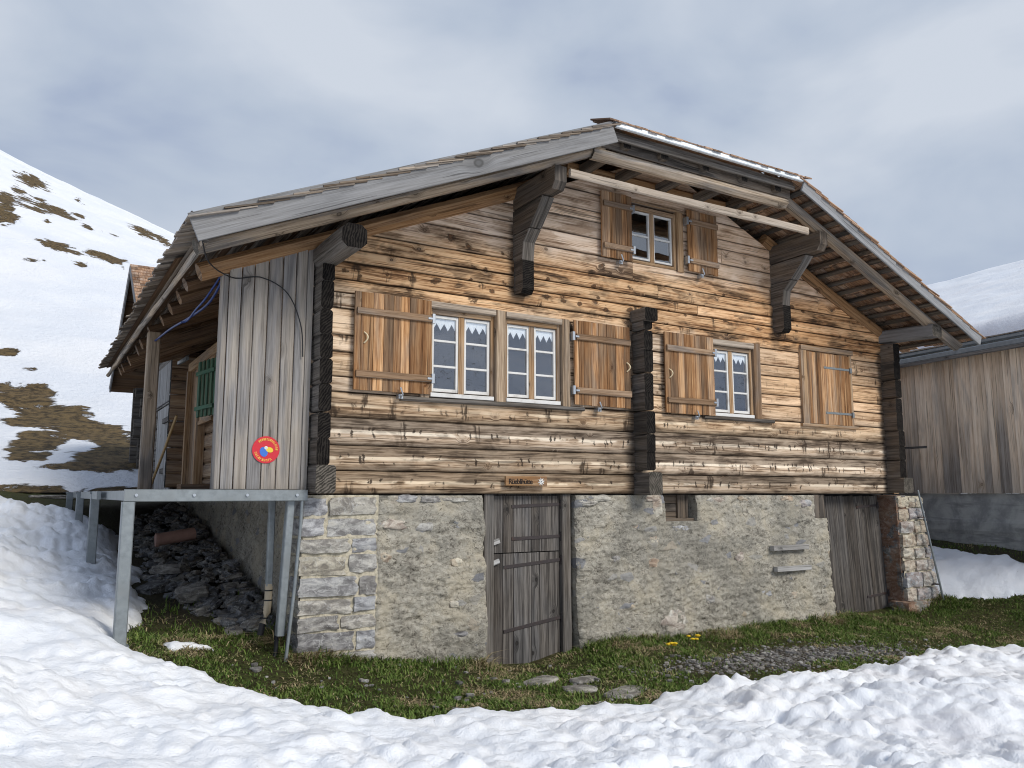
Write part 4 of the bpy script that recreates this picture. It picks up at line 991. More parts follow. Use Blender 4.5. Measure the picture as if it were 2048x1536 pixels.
nx, nz = 50, 110; t = np.linspace(0, 1, nx + 1); q = np.linspace(0, 1, nz + 1); T, Q = np.meshgrid(t, q, indexing='ij'); Zg = -1.95 + 1.94 * Q; Xg = 2.24 + .76 * T
Yg = -.008 - .05 * (1 - Q) - .010 * fbm(Xg * 9, Zg * 9, None, 81, 4)
mb.grid(np.stack([Xg, Yg, Zg], -1), np.stack([Xg, Zg], -1), None, .3, 0, True)
ny = 20; T, Q = np.meshgrid(np.linspace(0, 1, ny + 1), q, indexing='ij'); Zg = -1.95 + 1.94 * Q; Y2 = -.03 + .36 * T; X2 = 2.245 - .02 * fbm(Y2 * 9, Zg * 9, None, 82, 4) - .02 * (1 - Q)
mb.grid(np.stack([X2, Y2, Zg], -1), np.stack([Y2, Zg], -1), None, .3, 0, True, flip=True)
mb.build('mortar_bed', M['mortar'], chalet)
mb = MB()
for (xa, xb, s0, s1) in ((11.36, 11.93, .03, .26),):
    T, Q = np.meshgrid(np.linspace(0, 1, 24), q, indexing='ij'); Zg = -1.95 + 1.92 * Q
    Xg = xa + s0 * (1 - Q) + T * (xb - xa + (s1 - s0) * (1 - Q)); Yg = -.018 - .06 * (1 - Q) - .010 * fbm(Xg * 9, Zg * 9, None, 83, 4)
    mb.grid(np.stack([Xg, Yg, Zg], -1), np.stack([Xg, Zg], -1), None, .3, 0, True)
mb.build('mortar_bed', M['mortar'], chalet)
zb = [-1.80, -1.60, -1.40, -1.16, -.98, -.80, -.60, -.40, -.21, -.03]
mb = MB(); blocks(mb, 11.33, 11.95, -.06, .42, zb, 9, slantR=.26, slantL=.05, wmin=.24, wmax=.42); mb.build('buttress_stones', M['palestone'], chalet)
mb = MB()
for i, (z0, z1) in enumerate(zip(zb[:-1], zb[1:])):
    fz = -(z0 + z1) / 2 / 1.8
    mb.blob((11.45 + .05 * fz, .20, (z0 + z1) / 2), (.26, .46, z1 - z0 + .02), seed=i * 7 + 3, n=8, rough=.05, square=.9, smooth=True, freq=2)
mb.blob((11.5, -.03, -1.68), (.5, .3, .18), seed=77, n=8, rough=.1, square=.8, smooth=True)
mb.build('lichen_jamb', M['lichen'], chalet)
# stones showing in the render
for x, z, w, h, m in [(3.18, -.30, .27, .095, 1), (3.50, -.335, .2, .09, 0), (3.86, -.70, .14, .085, 1), (3.30, -.05, .22, .07, 0), (3.56, -.055, .24, .07, 0), (3.85, -.06, .3, .05, 0), (3.83, -1.12, .1, .07, 1), (6.60, -.17, .17, .34, 1), (6.53, -.55, .18, .09, 1), (6.78, -1.52, .36, .27, 1), (6.55, -.06, .22, .08, 1), (5.55, -.10, .25, .07, 0), (5.75, -.05, .3, .07, 0), (7.95, -.8, .14, .12, 1),
                      (6.5, -.82, .16, .1, 1), (8.95, -1.35, .13, .1, 1), (7.6, -.08, .3, .08, 1), (8.1, -.06, .25, .07, 1), (8.9, -.06, .3, .07, 1), (6.25, -.36, .1, .08, 1), (5.95, -.75, .11, .08, 0), (6.95, -.42, .28, .07, 0), (7.4, -1.3, .16, .11, 0), (8.4, -1.28, .2, .12, 0), (3.08, -.62, .12, .1, 1), (3.9, -1.42, .18, .06, 0), (6.05, -1.55, .14, .1, 0), (6.15, -1.3, .1, .06, 1), (9.3, -.12, .22, .1, 1)]:
    mb = MB(); mb.blob((x, .006 - .05 * (-z / 1.8), z), (w, .075, h), seed=int(abs(x * 97 + z * 31)), n=8, rough=.2, square=.25, smooth=True, rnd=rng.random(), freq=1.9); mb.build('wall_stone', M['palestone'] if m else M['stone'], chalet)

# doors
def board_door(name, xs, y, z0, z1, straps, shear=0., label=None, zsplit=None, irr=.03, mat='door'):
    mb = MB()
    parts = [(z0, z1)] if zsplit is None else [(z0, zsplit - .006), (zsplit + .006, z1)]
    for (a, b) in parts:
        for xa, xb in zip(xs[:-1], xs[1:]):
            sh0, sh1 = shear * (z1 - a) / (z1 - z0), shear * (z1 - b) / (z1 - z0)
            w = xb - xa - .004; lo = a + irr * rng.random() * (a == z0)
            mb.beam(((xa + xb) / 2 + sh0, y, lo), ((xa + xb) / 2 + sh1, y, b), w, .03, up=(0, 1, 0), wob=.002, n=8, ch=.004)
    o = mb.build(name, M[mat], chalet, label)
    for (xa, xb, za, zb) in straps:
        b = MB(); b.beam((xa, y - .019, za), (xb, y - .019, zb), .008, .036, n=2, wob=.001, ch=.002); b.tube([(xb, y - .03, zb - .05), (xb, y - .03, zb + .05)], .014); b.build('strap_hinge', M['iron'], o)
    return o
d1 = board_door('door', [4.36, 4.49, 4.63, 4.86, 4.965, 5.235], .11, -1.84, -.02, [(4.6, 5.25, -.14, -.115), (4.6, 5.25, -.49, -.475), (4.50, 5.25, -.79, -.735), (4.5, 5.25, -1.47, -1.37)], zsplit=-.64, label='grey stable door in two leaves with rusty strap hinges')
b = MB(); b.beam((4.27, .07, -.545), (4.43, .07, -.50), .025, .055, wob=.002, n=2); b.beam((4.30, .07, -.76), (4.43, .07, -.72), .025, .05, wob=.002, n=2); b.build('turn_button', M['palew'], d1)
mb = MB(); mb.box(4.23, 4.345, .03, .2, -1.8, -.005, 2, wob=.004, ch=.01); mb.box(5.245, 5.36, .04, .2, -1.8, -.005, 2, wob=.005, ch=.01); mb.box(4.345, 5.245, .16, .2, -1.8, 0, 2); mb.build('door_frame', M['dark'], chalet)
xs2 = [9.80, 10.02, 10.2, 10.42, 10.66, 10.90, 11.06, 11.24]
d2 = board_door('door', xs2, .24, -1.80, -.03, [(10.72, 11.22, -.20, -.17), (10.86, 11.36, -1.52, -1.49)], shear=.14, label='narrow leaning plank door beside the orange lichen jamb')
mb = MB(); mb.box(9.50, 9.62, .02, .10, -.36, -.01, 2, wob=.003); mb.box(9.625, 9.74, .03, .10, -.36, -.01, 2, wob=.003); mb.box(9.745, 9.86, .12, .2, -.36, -.01, 2, wob=.003); mb.build('door_side_boards', M['bracket'], chalet)
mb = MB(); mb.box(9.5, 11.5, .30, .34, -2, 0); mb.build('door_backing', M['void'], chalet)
mb = MB()
for a, b in ((-.33, -.22), (-.215, -.12), (-.115, -.01)): mb.box(6.74, 7.26, .16, .19, a, b, 0, wob=.003)
mb.box(7.07, 7.25, .13, .16, -.30, -.01, 2, wob=.003); mb.box(6.73, 7.27, .05, .2, -.335, -.30, 0, wob=.003); mb.build('boarded_cellar_window', M['bracket'], chalet)
for x0, x1, z, c in ((8.50, 9.19, -.71, 0), (8.55, 9.22, -.985, 1)):
    mb = MB(); mb.box(x0, x1, -.13, -.06, z - .032, z + .032, 0, wob=.002, ch=.004)
    tag(mb.build('wall_plank', M['palew']), ['short grey plank fixed to the rendered wall, upper of the pair beside the right-hand door', 'short grey plank fixed to the rendered wall, lower of the pair beside the right-hand door'][c], 'plank', 'two short planks on the stone wall')

# ---- porch
mb = MB(); ws = [1.47, 1.585, 1.70, 1.83, 1.965, 2.09, 2.20]
for a, b in zip(ws[:-1], ws[1:]):
    zt = float(rz((a + b) / 2)) - .36
    mb.box(a + .005, b - .005, -.05, -.022, .045, zt + .05, 2, wob=.002, ch=.003)
mb.box(1.42, 1.467, -.045, .12, .045, 2.02, 2, wob=.002); mb.box(2.203, 2.262, -.04, .06, .04, 2.45, 2, wob=.003)
scr = mb.build('porch_screen', M['screen'], chalet, 'upright grey boards screening the porch at the front')
mb = MB(); mb.beam((1.24, 3.3, .06), (1.24, 3.3, 2.02), .15, .15, up=(0, 1, 0), n=8, wob=.004, ch=.015); mb.build('porch_post', M['log'], chalet)
mb = MB()
mb.box(2.26, 2.40, 6.1, 6.22, .1, 2.1, 2, wob=.003); mb.box(2.24, 2.40, 7.05, 7.15, .1, 2.1, 2, wob=.003); mb.box(2.27, 2.40, 4.4, 7.2, 2.1, 2.25, 1, wob=.004); mb.box(2.28, 2.40, 4.25, 4.36, .1, 2.1, 2, wob=.003)
mb.build('porch_frame', M['frame'], chalet)
mb = MB()
for a in np.arange(6.22, 7.04, .14): mb.box(2.33, 2.36, a, a + .135, .1, 2.1, 2, wob=.002)
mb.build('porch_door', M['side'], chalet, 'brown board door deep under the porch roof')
mb = MB(); mb.box(2.28, 2.35, 5.0, 6.1, 1.1, 1.16, 1); mb.box(2.30, 2.33, 5.0, 6.1, 1.16, 2.1, 2); mb.build('side_window', M['frame'], chalet)
gs = MB()
for i in range(5): gs.beam((2.24 - .03 * i, 4.55 + .15 * i, 1.14), (2.24 - .03 * i, 4.55 + .15 * i, 1.98), .028, .152, up=(0, 1, 0), wob=.001)
go = gs.build('shutter', M['greenp'], chalet, 'green painted shutter under the porch roof')
for z in (1.27, 1.80):
    b = MB(); b.beam((2.21, 4.5, z), (2.09, 5.22, z), .03, .06, wob=.001); b.build('batten', M['greenp'], go)
mb = MB()
for z in np.arange(.1, 2.3, .24): mb.beam((2.5, 7.86, z + .12), (2.08, 7.86, z + .12), .16, .232, ch=.03, wob=.01, n=4, cap=1)
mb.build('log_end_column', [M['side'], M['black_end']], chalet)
mb = MB(); mb.beam((2.15, 6.6, 2.26), (2.15, 7.5, 2.30), .05, .06, wob=0); mb.build('metal_bracket', M['galv'], chalet)
mb = MB(); mb.box(1.55, 2.26, 2.6, 2.9, .05, .12, 0, wob=.004); mb.build('threshold', M['batten'], chalet)

# platform: galvanised frame with plank deck
pf = thing('platform', (1.5, 4, -1.2), 'galvanised steel platform carrying the porch floor on tall square legs', 'platform')
mb = MB()
for y in np.arange(-.05, 8.3, .15): mb.box(.80, 2.24, y, y + .14, -.02, .035, 0, wob=.002)
mb.build('plank_deck', M['dark'], pf)
mb = MB(); mb.box(.70, 2.25, -.125, -.06, -.065, .04, 0, ch=.006); mb.build('front_rail', M['galv'], pf)
mb = MB(); mb.box(.66, .70, 2.4, 8.3, -.06, .03, 1); mb.box(.75, .80, -.06, 8.3, -.06, .03, 1); mb.build('side_rail', M['galv'], pf)
for (x, y, zt) in ((.735, -.09, -.065), (.70, 3.25, -.0), (.66, 5.6, .0), (.62, 7.9, .0)):
    mb = MB(); mb.box(x - .05, x + .05, y - .05, y + .05, float(gz(x, y)) - .1, zt, 2, ch=.008); mb.build('leg', M['galv'], pf)
    if y > 1:
        mb = MB(); mb.box(x - .06, .8, y - .04, y + .04, zt, zt + .03, 0); mb.build('cross_rail', M['galv'], pf)
mb = MB(); mb.beam((2.12, -.02, -.06), (2.065, -.02, -1.28), .07, .085, up=(0, 1, 0), wob=0); mb.build('leg', M['galv'], pf, 'slanting galvanised leg beside the stone corner')
for x in (.79, 1.25, 1.7, 2.15):
    mb = MB(); mb.tube([(x, -.124, -.01), (x, -.138, -.01)], .014, 6); mb.build('bolt', M['steelbit'], pf)
mb = MB(); mb.box(.665, .805, -.155, -.02, float(gz(.735, -.09)) + .0, float(gz(.735, -.09)) + .015, 2); mb.build('foot_plate', M['galv'], pf)

def pipe(name, pts, r, m, label, cat):
    mb = MB(); mb.tube(pts, r, 10); return tag(mb.build(name, m), label, cat)
p1 = thing('drain_pipe', (1.93, .25, -1.3), 'square grey drain pipe ending in a beige hose with black bands', 'pipe')
mb = MB(); mb.box(1.99, 2.05, .22, .28, -.86, -.02, 2, ch=.008); mb.build('upper_pipe', M['galv'], p1)
mb = MB(); mb.tube([(2.02, .25, -.84), (2.02, .25, -.98), (2.01, .24, -1.1), (1.97, .22, -1.2)], .036, 12); mb.build('hose', M['beige'], p1)
mb = MB()
mb.tube([(1.97, .22, -1.19), (1.95, .22, -1.3)], .03); mb.build('end_pipe', M['black'], p1)
for z, x in ((-.90, 2.02), (-.99, 2.02), (-1.08, 2.012), (-1.15, 1.99)): mb = MB(); mb.tube([(x, .25, z - .006), (x, .25, z + .006)], .039, 12); mb.build('band', M['black'], p1)
pipe('conduit', [(2.21, -.10, .02), (2.20, -.1, -.3), (2.155, -.12, -.9), (2.09, -.14, -1.56)], .016, M['galv'], 'thin grey conduit running down the stone corner to the grass', 'pipe')
pipe('cable_pipe', [(2.05, .06, -1.2), (2.06, .06, -1.35), (2.04, .0, -1.5)], .022, M['black'], 'short black cable pipe entering the ground below the slanting steel leg', 'pipe')
lr = thing('lightning_rod', (12.0, -.1, -1.6), 'thin grey earthing rod against the pale stone buttress', 'rod')
mb = MB(); mb.tube([(11.77, -.11, .06), (11.80, -.14, -.2), (12.08, -.21, -1.6)], .016, 8); mb.build('rod', M['galv'], lr)
for a in ((11.78, 11.86, -.16, -.02, -.36, -.345), (11.96, 12.05, -.2, -.05, -1.37, -1.355)): mb = MB(); mb.box(*a, 1); mb.build('clip', M['iron'], lr)
t = np.linspace(0, 1, 24)
hose = np.array([(1.44, .02, 2.02), (1.40, .5, 1.86), (1.33, 1.2, 1.83), (1.28, 2.2, 1.88), (1.24, 3.6, 1.92)])
def spline(pts, n=40):
    pts = np.array(pts, float); s = np.linspace(0, len(pts) - 1, n); out = np.zeros((n, 3))
    for j in range(3):
        for i, a in enumerate(s):
            k0 = min(int(a), len(pts) - 2); f = a - k0; p = lambda q: pts[min(max(q, 0), len(pts) - 1), j]
            out[i, j] = .5 * (2 * p(k0) + (p(k0 + 1) - p(k0 - 1)) * f + (2 * p(k0 - 1) - 5 * p(k0) + 4 * p(k0 + 1) - p(k0 + 2)) * f * f + (3 * p(k0) - p(k0 - 1) - 3 * p(k0 + 1) + p(k0 + 2)) * f ** 3)
    return out
pipe('blue_hose', spline(hose), .012, M['bluec'], 'blue hose hanging in a bow under the porch roof', 'hose')
pipe('blue_cable', spline([(1.43, .1, 2.05), (1.34, .35, 1.86), (1.30, .6, 1.80), (1.27, .9, 1.74), (1.22, .95, 1.72)]), .010, M['bluec'], 'short blue cable with a loose end under the eave', 'cable')
pipe('wire', spline([(1.02, -1.05, 2.2), (1.06, -1.0, 2.02), (1.2, -.6, 1.94), (1.5, -.085, 1.98), (1.75, -.085, 2.02), (2.0, -.085, 1.9), (2.14, -.085, 1.6), (2.17, -.08, 1.3)]), .006, M['black'], 'thin black wire drooping across the top of the grey porch boards', 'wire')
mb = MB(); mb.tube([(2.09, 7.0, 1.32), (1.98, 7.4, .75), (1.84, 7.8, .12)], .022, 10)
tag(mb.build('broomstick', M['pole']), 'yellow wooden stick leaning in the porch', 'stick')

# ---- signs
sg = thing('round_sign', (1.87, -.055, .41), 'round red sign with a bird emblem and yellow lettering on the grey boards', 'sign')
mb = MB(); c0 = (1.865, -.056, .405); R = .125
t = np.linspace(0, 2 * PI, 49)[:-1]
disc = [(c0[0] + R * math.cos(a), c0[2] + R * math.sin(a)) for a in t]
mb.prism(disc, -.060, -.052, axes=(0, 2, 1)); mb.build('disc', M['red'], sg)
def arcletters(a0, a1, r0, r1, n, seed):
    mb = MB(); r = np.random.default_rng(seed); st = (a1 - a0) / n
    for i in range(n):
        if r.random() < .06: continue
        for j in range(3):
            u0 = a0 + st * (i + .12 + .26 * j); u1 = u0 + st * .22 * (1 if j != 1 or r.random() < .5 else 2)
            ra, rb = (r0, r1) if (j == 0 or r.random() < .5) else ((r0, r0 + (r1 - r0) * .4) if r.random() < .5 else (r0 + (r1 - r0) * .6, r1))
            mb.prism([(c0[0] + rr_ * math.cos(u), c0[2] + rr_ * math.sin(u)) for rr_, u in ((ra, u0), (ra, u1), (rb, u1), (rb, u0))], -.0625, -.060, axes=(0, 2, 1))
    return mb
arcletters(2.35, -.05, .086, .108, 15, 1).build('lettering', M['yellow'], sg); arcletters(3.35, 5.3, .086, .108, 10, 2).build('lettering', M['yellow'], sg)
e = MB()
def ell(mb, x, z, a, b, y, rot=0, n=20, mi=0):
    q = [(c0[0] + x + a * math.cos(u) * math.cos(rot) - b * math.sin(u) * math.sin(rot), c0[2] + z + a * math.cos(u) * math.sin(rot) + b * math.sin(u) * math.cos(rot)) for u in np.linspace(0, 2 * PI, n + 1)[:-1]]
    mb.prism(q, y - .003, y, axes=(0, 2, 1), mi=mi, edgemi=mi)
ell(e, -.02, -.02, .036, .046, -.060, .3, mi=0); ell(e, .032, .0, .034, .024, -.0608, -.25, mi=1); ell(e, -.001, .018, .016, .016, -.0615, mi=2)
e.build('bird_emblem', [M['blue'], M['beak'], M['white']], sg)
ns = thing('name_sign', (4.68, -.07, .08), 'small brown wooden name sign with burnt lettering over the stable door', 'sign')
mb = MB(); mb.beam((4.42, -.075, .135), (4.95, -.075, .135), .03, .105, n=10, wob=.003, ch=.006); mb.build('board', M['lime'], ns)
tc = bpy.data.curves.new('lettering', 'FONT'); tc.body = 'Rüeblihütte'; tc.size = .078; tc.extrude = .001; tc.align_x = 'LEFT'; tc.align_y = 'CENTER'; tc.offset = .0012; tc.space_character = .86
tmp = bpy.data.objects.new('lettering_curve', tc); COL.objects.link(tmp); bpy.context.view_layer.update()
tme = bpy.data.meshes.new_from_object(tmp.evaluated_get(bpy.context.evaluated_depsgraph_get())); bpy.data.objects.remove(tmp)
to = bpy.data.objects.new('lettering', tme); COL.objects.link(to); tme.materials.clear(); tme.materials.append(M['ink']); to.parent = ns
to.location = Vector((4.452, -.0925, .133)) - wloc(ns); to.rotation_euler = (PI / 2, 0, 0)
mb = MB()
for i in range(8):
    a = i * PI / 4 + .2; mb.prism([(4.872 + r_ * math.cos(a + da), .135 + r_ * math.sin(a + da)) for r_, da in ((.006, -.8), (.028, -.22), (.046, 0), (.028, .22), (.006, .8))], -.096, -.091, axes=(0, 2, 1))
mb.build('edelweiss', M['flowerw'], ns)

# ------------------------------------------------------------------ barn on the right
bn = thing('barn', (17, 0, -1.0), 'board-clad barn on a concrete base with a snow-covered roof', 'barn')
def bx(y): return 13.8 + .14 * (y + .55)
mb = MB(); y = -2.9
while y < 9:
    w = .12 + .07 * rng.random(); ym = y + w / 2
    mb.beam((bx(ym), ym, .012), (bx(ym), ym, 2.42), w - .004, .03, up=(1, .0, 0), wob=.002, n=6, ch=.003); y += w
for y in (-2.8, 9): mb.prism([(bx(y) + .05, .01), (bx(y) + 13.2, .01), (bx(y) + 13.2, 2.5), (bx(y) + 7.1, 5.3), (bx(y) + .05, 2.5)], y - .06, y, axes=(0, 2, 1))
mb.build('board_wall', M['barn'], bn)
mb = MB(); ny, nz = 80, 24
T, Q = np.meshgrid(np.linspace(-2.9, 9, ny), np.linspace(0, 1, nz), indexing='ij'); Zg = -1.6 + 1.61 * Q; Xg = bx(T) + .03 - .012 * (np.sin(Zg * 9) > .6) - .006 * fbm(T * 2, Zg * 4, None, 91, 3) - .02 * (np.abs(Zg + .38) < .02)
mb.grid(np.stack([Xg, T, Zg], -1), np.stack([T, Zg], -1), None, .4, 0, False, flip=True)
for y in (-2.8, 9): mb.box(bx(y) + .1, bx(y) + 13, y - .1, y, -1.6, .01, 0)
mb.build('concrete_base', M['concrete'], bn)
mb = MB(); ax_ = np.array([.14, 1, 0]) / math.hypot(.14, 1)
for z0, o_, w_, h_ in ((2.44, -.20, .11, .10), (2.56, -.14, .12, .07)):
    mb.beam((bx(-3.2) + o_, -3.2, z0), (bx(9) + o_, 9, z0), w_, h_, wob=0, ch=.015)
mb.build('metal_gutter', M['galv'], bn)
mb = MB(); mb.beam((bx(-3.2) - .30, -3.2, 2.35), (bx(9) - .30, 9, 2.35), .03, .06, wob=0); mb.beam((bx(-3.2) - .05, -3.2, 2.40), (bx(9) - .05, 9, 2.40), .16, .04, wob=0); mb.build('eave_board', M['dark'], bn)
mb = MB(); quad(mb, [(bx(-3.3) - .2, -3.3, 2.60), (bx(9) - .2, 9, 2.60), (bx(9) + 7.1, 9, 5.6), (bx(-3.3) + 7.1, -3.3, 5.6)]); quad(mb, [(bx(-3.3) + 7.1, -3.3, 5.6), (bx(9) + 7.1, 9, 5.6), (bx(9) + 13.5, 9, 2.6), (bx(-3.3) + 13.5, -3.3, 2.6)]); mb.build('roof', M['shingle'], bn)
mb = MB(); T, Q = np.meshgrid(np.arange(-3.3, 9.05, .07), np.r_[0, .004, .012, np.linspace(.025, .97, 100), 1.0], indexing='ij')
thk = .30 * np.minimum(1, (Q / .02)) ** .5
Zg = 2.62 + Q * 3.1 + thk * (.8 + .25 * fbm(T * .5, Q * 5, None, 95, 4)) + .025 * fbm(T * 1.3, Q * 22, None, 96, 4) - .3 * np.maximum(0, Q - .93) * 3
mb.grid(np.stack([bx(T) - .10 + Q * 7.2 + .04 * fbm(T * 2, Q * 3, None, 97, 3), T, Zg], -1), np.stack([T, Q * 7], -1), None, 0, 0, True, flip=True)
mb.build('roof_snow', M['snow'], bn)
mb = MB(); mb.box(13.83, 13.85, 1.42, 1.46, .0, 1.5, 2); mb.box(13.85, 13.88, 1.0, 1.75, .82, .86, 1); mb.build('door_batten', M['dark'], bn)

# ------------------------------------------------------------------ rear hut behind the porch
rh = thing('rear_hut', (4, 11.5, 0), 'small shingled log building directly behind the chalet, its gable peeking over the porch roof', 'hut')
RY, RZ_, RX = 11.2, 4.95, 1.62
mb = MB()
for z in np.arange(-.5, 2.6, .24):
    mb.beam((2.42, 8.7, z + .12), (2.42, 14.4, z + .12), .16, .232, ch=.03, wob=.006); mb.beam((2.1, 14.3, z + .12), (8, 14.3, z + .12), .16, .232, ch=.03, wob=.006)
for z in np.arange(2.62, 4.4, .24):
    h_ = (RZ_ - z - .35) / .68
    if h_ > .1: mb.beam((2.42, RY - h_, z + .12), (2.42, RY + h_, z + .12), .16, .232, ch=.03, wob=.006)
mb.build('log_wall', M['dark'], rh)
mb = MB()
for z in np.arange(-.1, 2.5, .24):
    l = .42 if int(z * 10) % 2 else .3
    mb.beam((2.5, 13.6, z + .12), (2.5 - l, 13.6, z + .12), .2, .22, ch=.05, wob=.015, n=4, cap=1)
mb.build('log_end_column', [M['dark'], M['grey_end']], rh)
for sgn in (-1, 1):
    mb = MB(); mb.beam((RX - .03, RY + sgn * 3.35, RZ_ - 3.35 * .68 - .1), (RX - .03, RY, RZ_ - .1), .03, .17, n=10, wob=.004); mb.build('verge_board', M['grey'], rh)
    mb = MB(); tot = 3.5 * math.hypot(1, .68)
    for s0 in np.arange(0, tot - .1, .16):
        x = RX - .05
        while x < 9:
            w = .1 + .08 * rng.random(); q = math.hypot(1, .68); a, b = s0 + .03 * rng.random(), min(s0 + .4, tot)
            ya, yb = RY + sgn * (3.5 - a / q), RY + sgn * (3.5 - b / q); za, zb = RZ_ - (3.5 - a / q) * .68 + .035, RZ_ - (3.5 - b / q) * .68
            mb.beam(((x + w / 2), ya, za), ((x + w / 2), yb, zb), w - .004, .014, wob=0, n=1, ch=.002); x += w
            if x > 4.5: w = 1.; x += .3
    mb.build('roof_shingles', M['redshingle'], rh)
mb = MB(); quad(mb, [(RX, RY - 3.5, RZ_ - 3.5 * .68 - .03), (9, RY - 3.5, RZ_ - 3.5 * .68 - .03), (9, RY, RZ_ - .03), (RX, RY, RZ_ - .03)]); quad(mb, [(RX, RY, RZ_ - .03), (9, RY, RZ_ - .03), (9, RY + 3.5, RZ_ - 3.5 * .68 - .03), (RX, RY + 3.5, RZ_ - 3.5 * .68 - .03)]); mb.build('roof_boarding', M['soffit'], rh)
mb = MB()
for a in np.arange(9.0, 10.9, .16): mb.box(2.28, 2.31, a, a + .155, .1, 1.75, 2, wob=.002)
dr = mb.build('door', M['palew'], rh, 'pale grey board door at the back of the porch')
for z in (.45, 1.45):
    b = MB(); b.box(2.24, 2.28, 9.1, 9.9, z - .05, z + .05, 1); b.build('batten', M['door'], dr)
mb = MB()
for a in np.arange(8.75, 11.6, .07): mb.box(2.25, 2.29, a, a + .04, 1.82, 2.6, 2)
mb.box(2.30, 2.33, 8.7, 11.7, 1.8, 2.6, 1); mb.build('ribbed_cladding', M['palew'], rh)
mb = MB()
for z in np.arange(.0, .5, .12):
    for a in np.arange(8.25, 8.85, .14): mb.box(2.2 - z * .05, 2.23 - z * .05, a, a + .134, z, z + .16, 2)
mb.build('skirt_shingles', M['palew'], rh)
st = MB()
for i in range(4): st.blob((.35 + .5 * i, 10.6 + .1 * i, -.06), (.6, .8, .08), seed=i + 40, n=6, rough=.06, square=.8)
o = st.build('stone_path', M['slab']); o['kind'] = 'structure'

# ------------------------------------------------------------------ rubble, stones, clay pipe
def gy_(x, y): return float(gz(x, y) + gdet(np.array([x]), np.array([y]))[0])
mb = MB(); r = np.random.default_rng(3)
for i in range(900):
    y = .75 + 6.2 * r.random() ** 1.15; s_ = r.random() ** 1.3; x = 2.22 - (.45 + .6 * float(sstep(.8, 3., y))) * s_ * (1 - .03 * y)
    z = gy_(x, y); zz = .20 * (1 - s_) * (.35 + .65 * sstep(.2, 2., y)) * (.6 + .5 * r.random())
    sz = .03 + .085 * r.random() ** 2.5
    mb.blob((x, y, z + zz * .9), (sz * (1 + r.random()), sz * (1 + .8 * r.random()), sz * (.45 + .4 * r.random())), seed=i, n=4, rough=.16, square=.62, rot=r.random() * 6, tilt=((r.random() - .5) * .9, (r.random() - .5) * .9))
o = mb.build('rubble', M['rubble']); o['kind'] = 'stuff'
for i, (x, y, sx_, sy_, sz_, lab) in enumerate([(1.62, 1.9, .42, .3, .2, 'largest slate block in the middle of the dark rubble'), (1.98, 1.25, .3, .2, .14, 'tilted flat rubble stone nearest the stone corner'), (1.55, 3.1, .5, .34, .16, 'broad flat rock below the clay pipe'), (1.30, 2.5, .46, .3, .14, 'earth-brown flat rock at the edge of the snow under the platform')]):
    mb = MB(); mb.blob((x, y, gy_(x, y) + sz_ * .3 + (.05 if i < 3 else 0)), (sx_ * .75, sy_ * .75, sz_ * .7), seed=200 + i, n=7, rough=.13, square=.7, rot=i * 1.3, tilt=(.25 - .1 * i, -.2 + .13 * i)); tag(mb.build('rubble_stone', M['rubble']), lab, 'stone', 'large stones in the rubble')
mb = MB(); a = np.linspace(0, 2 * PI, 17)[:-1]
p0, p1 = np.array([1.50, 4.0, -.60]), np.array([1.98, 4.1, -.53])
mb.tube([p0, p0 * .5 + p1 * .5, p1], .082, 16); mb.tube([p0 + (-.012, 0, 0), p0 + (.03, 0, 0)], .09, 16); tag(mb.build('clay_pipe', M['clay']), 'short pinkish clay pipe lying on the rubble under the platform', 'pipe')
for i, (x, y, w, d_, rt_, lab) in enumerate([(4.35, -.88, .52, .26, .5, 'long flat stepping stone below the stable door'), (4.74, -1.04, .34, .2, .1, 'rounded stepping stone right of the long one'), (4.50, -1.29, .36, .24, -.2, 'stepping stone touching the snow, beside the rounded one'), (4.80, -1.62, .6, .3, .4, 'broad stepping stone half under the snow edge')]):
    mb = MB(); mb.blob((x, y, gy_(x, y) + .004), (w * .85, d_ * .85, .05), seed=300 + i, n=7, rough=.1, square=.45, rot=rt_, smooth=True); tag(mb.build('stepping_stone', M['slab']), lab, 'stone', 'stepping stones in the grass')
mb = MB(); r = np.random.default_rng(8)
for i in range(1500):
    x = 7.3 + r.normal() * 1.2; y = -1.42 + r.normal() * .28 - .05 * (x - 7.3)
    if x < 5.2 or x > 10.2 or y > -.7: continue
    if snow_d(np.array([x]), np.array([y]))[0] > -.03: continue
    sz = .010 + .03 * r.random() ** 3.5; mb.blob((x, y, gy_(x, y) + sz * .15), (sz * 1.5, sz * 1.2, sz * .8), seed=i, n=2, rough=.1, square=.5, rot=r.random() * 6)
for i in range(70):
    x, y = 1.6 + 3.4 * r.random(), -1.9 + 1.7 * r.random(); sz = .012 + .03 * r.random() ** 2; mb.blob((x, y, gy_(x, y) + sz * .3), (sz * 2, sz * 1.4, sz), seed=i, n=2, rough=.1, square=.5, rot=r.random() * 6)
o = mb.build('gravel', M['pebble']); o['kind'] = 'stuff'

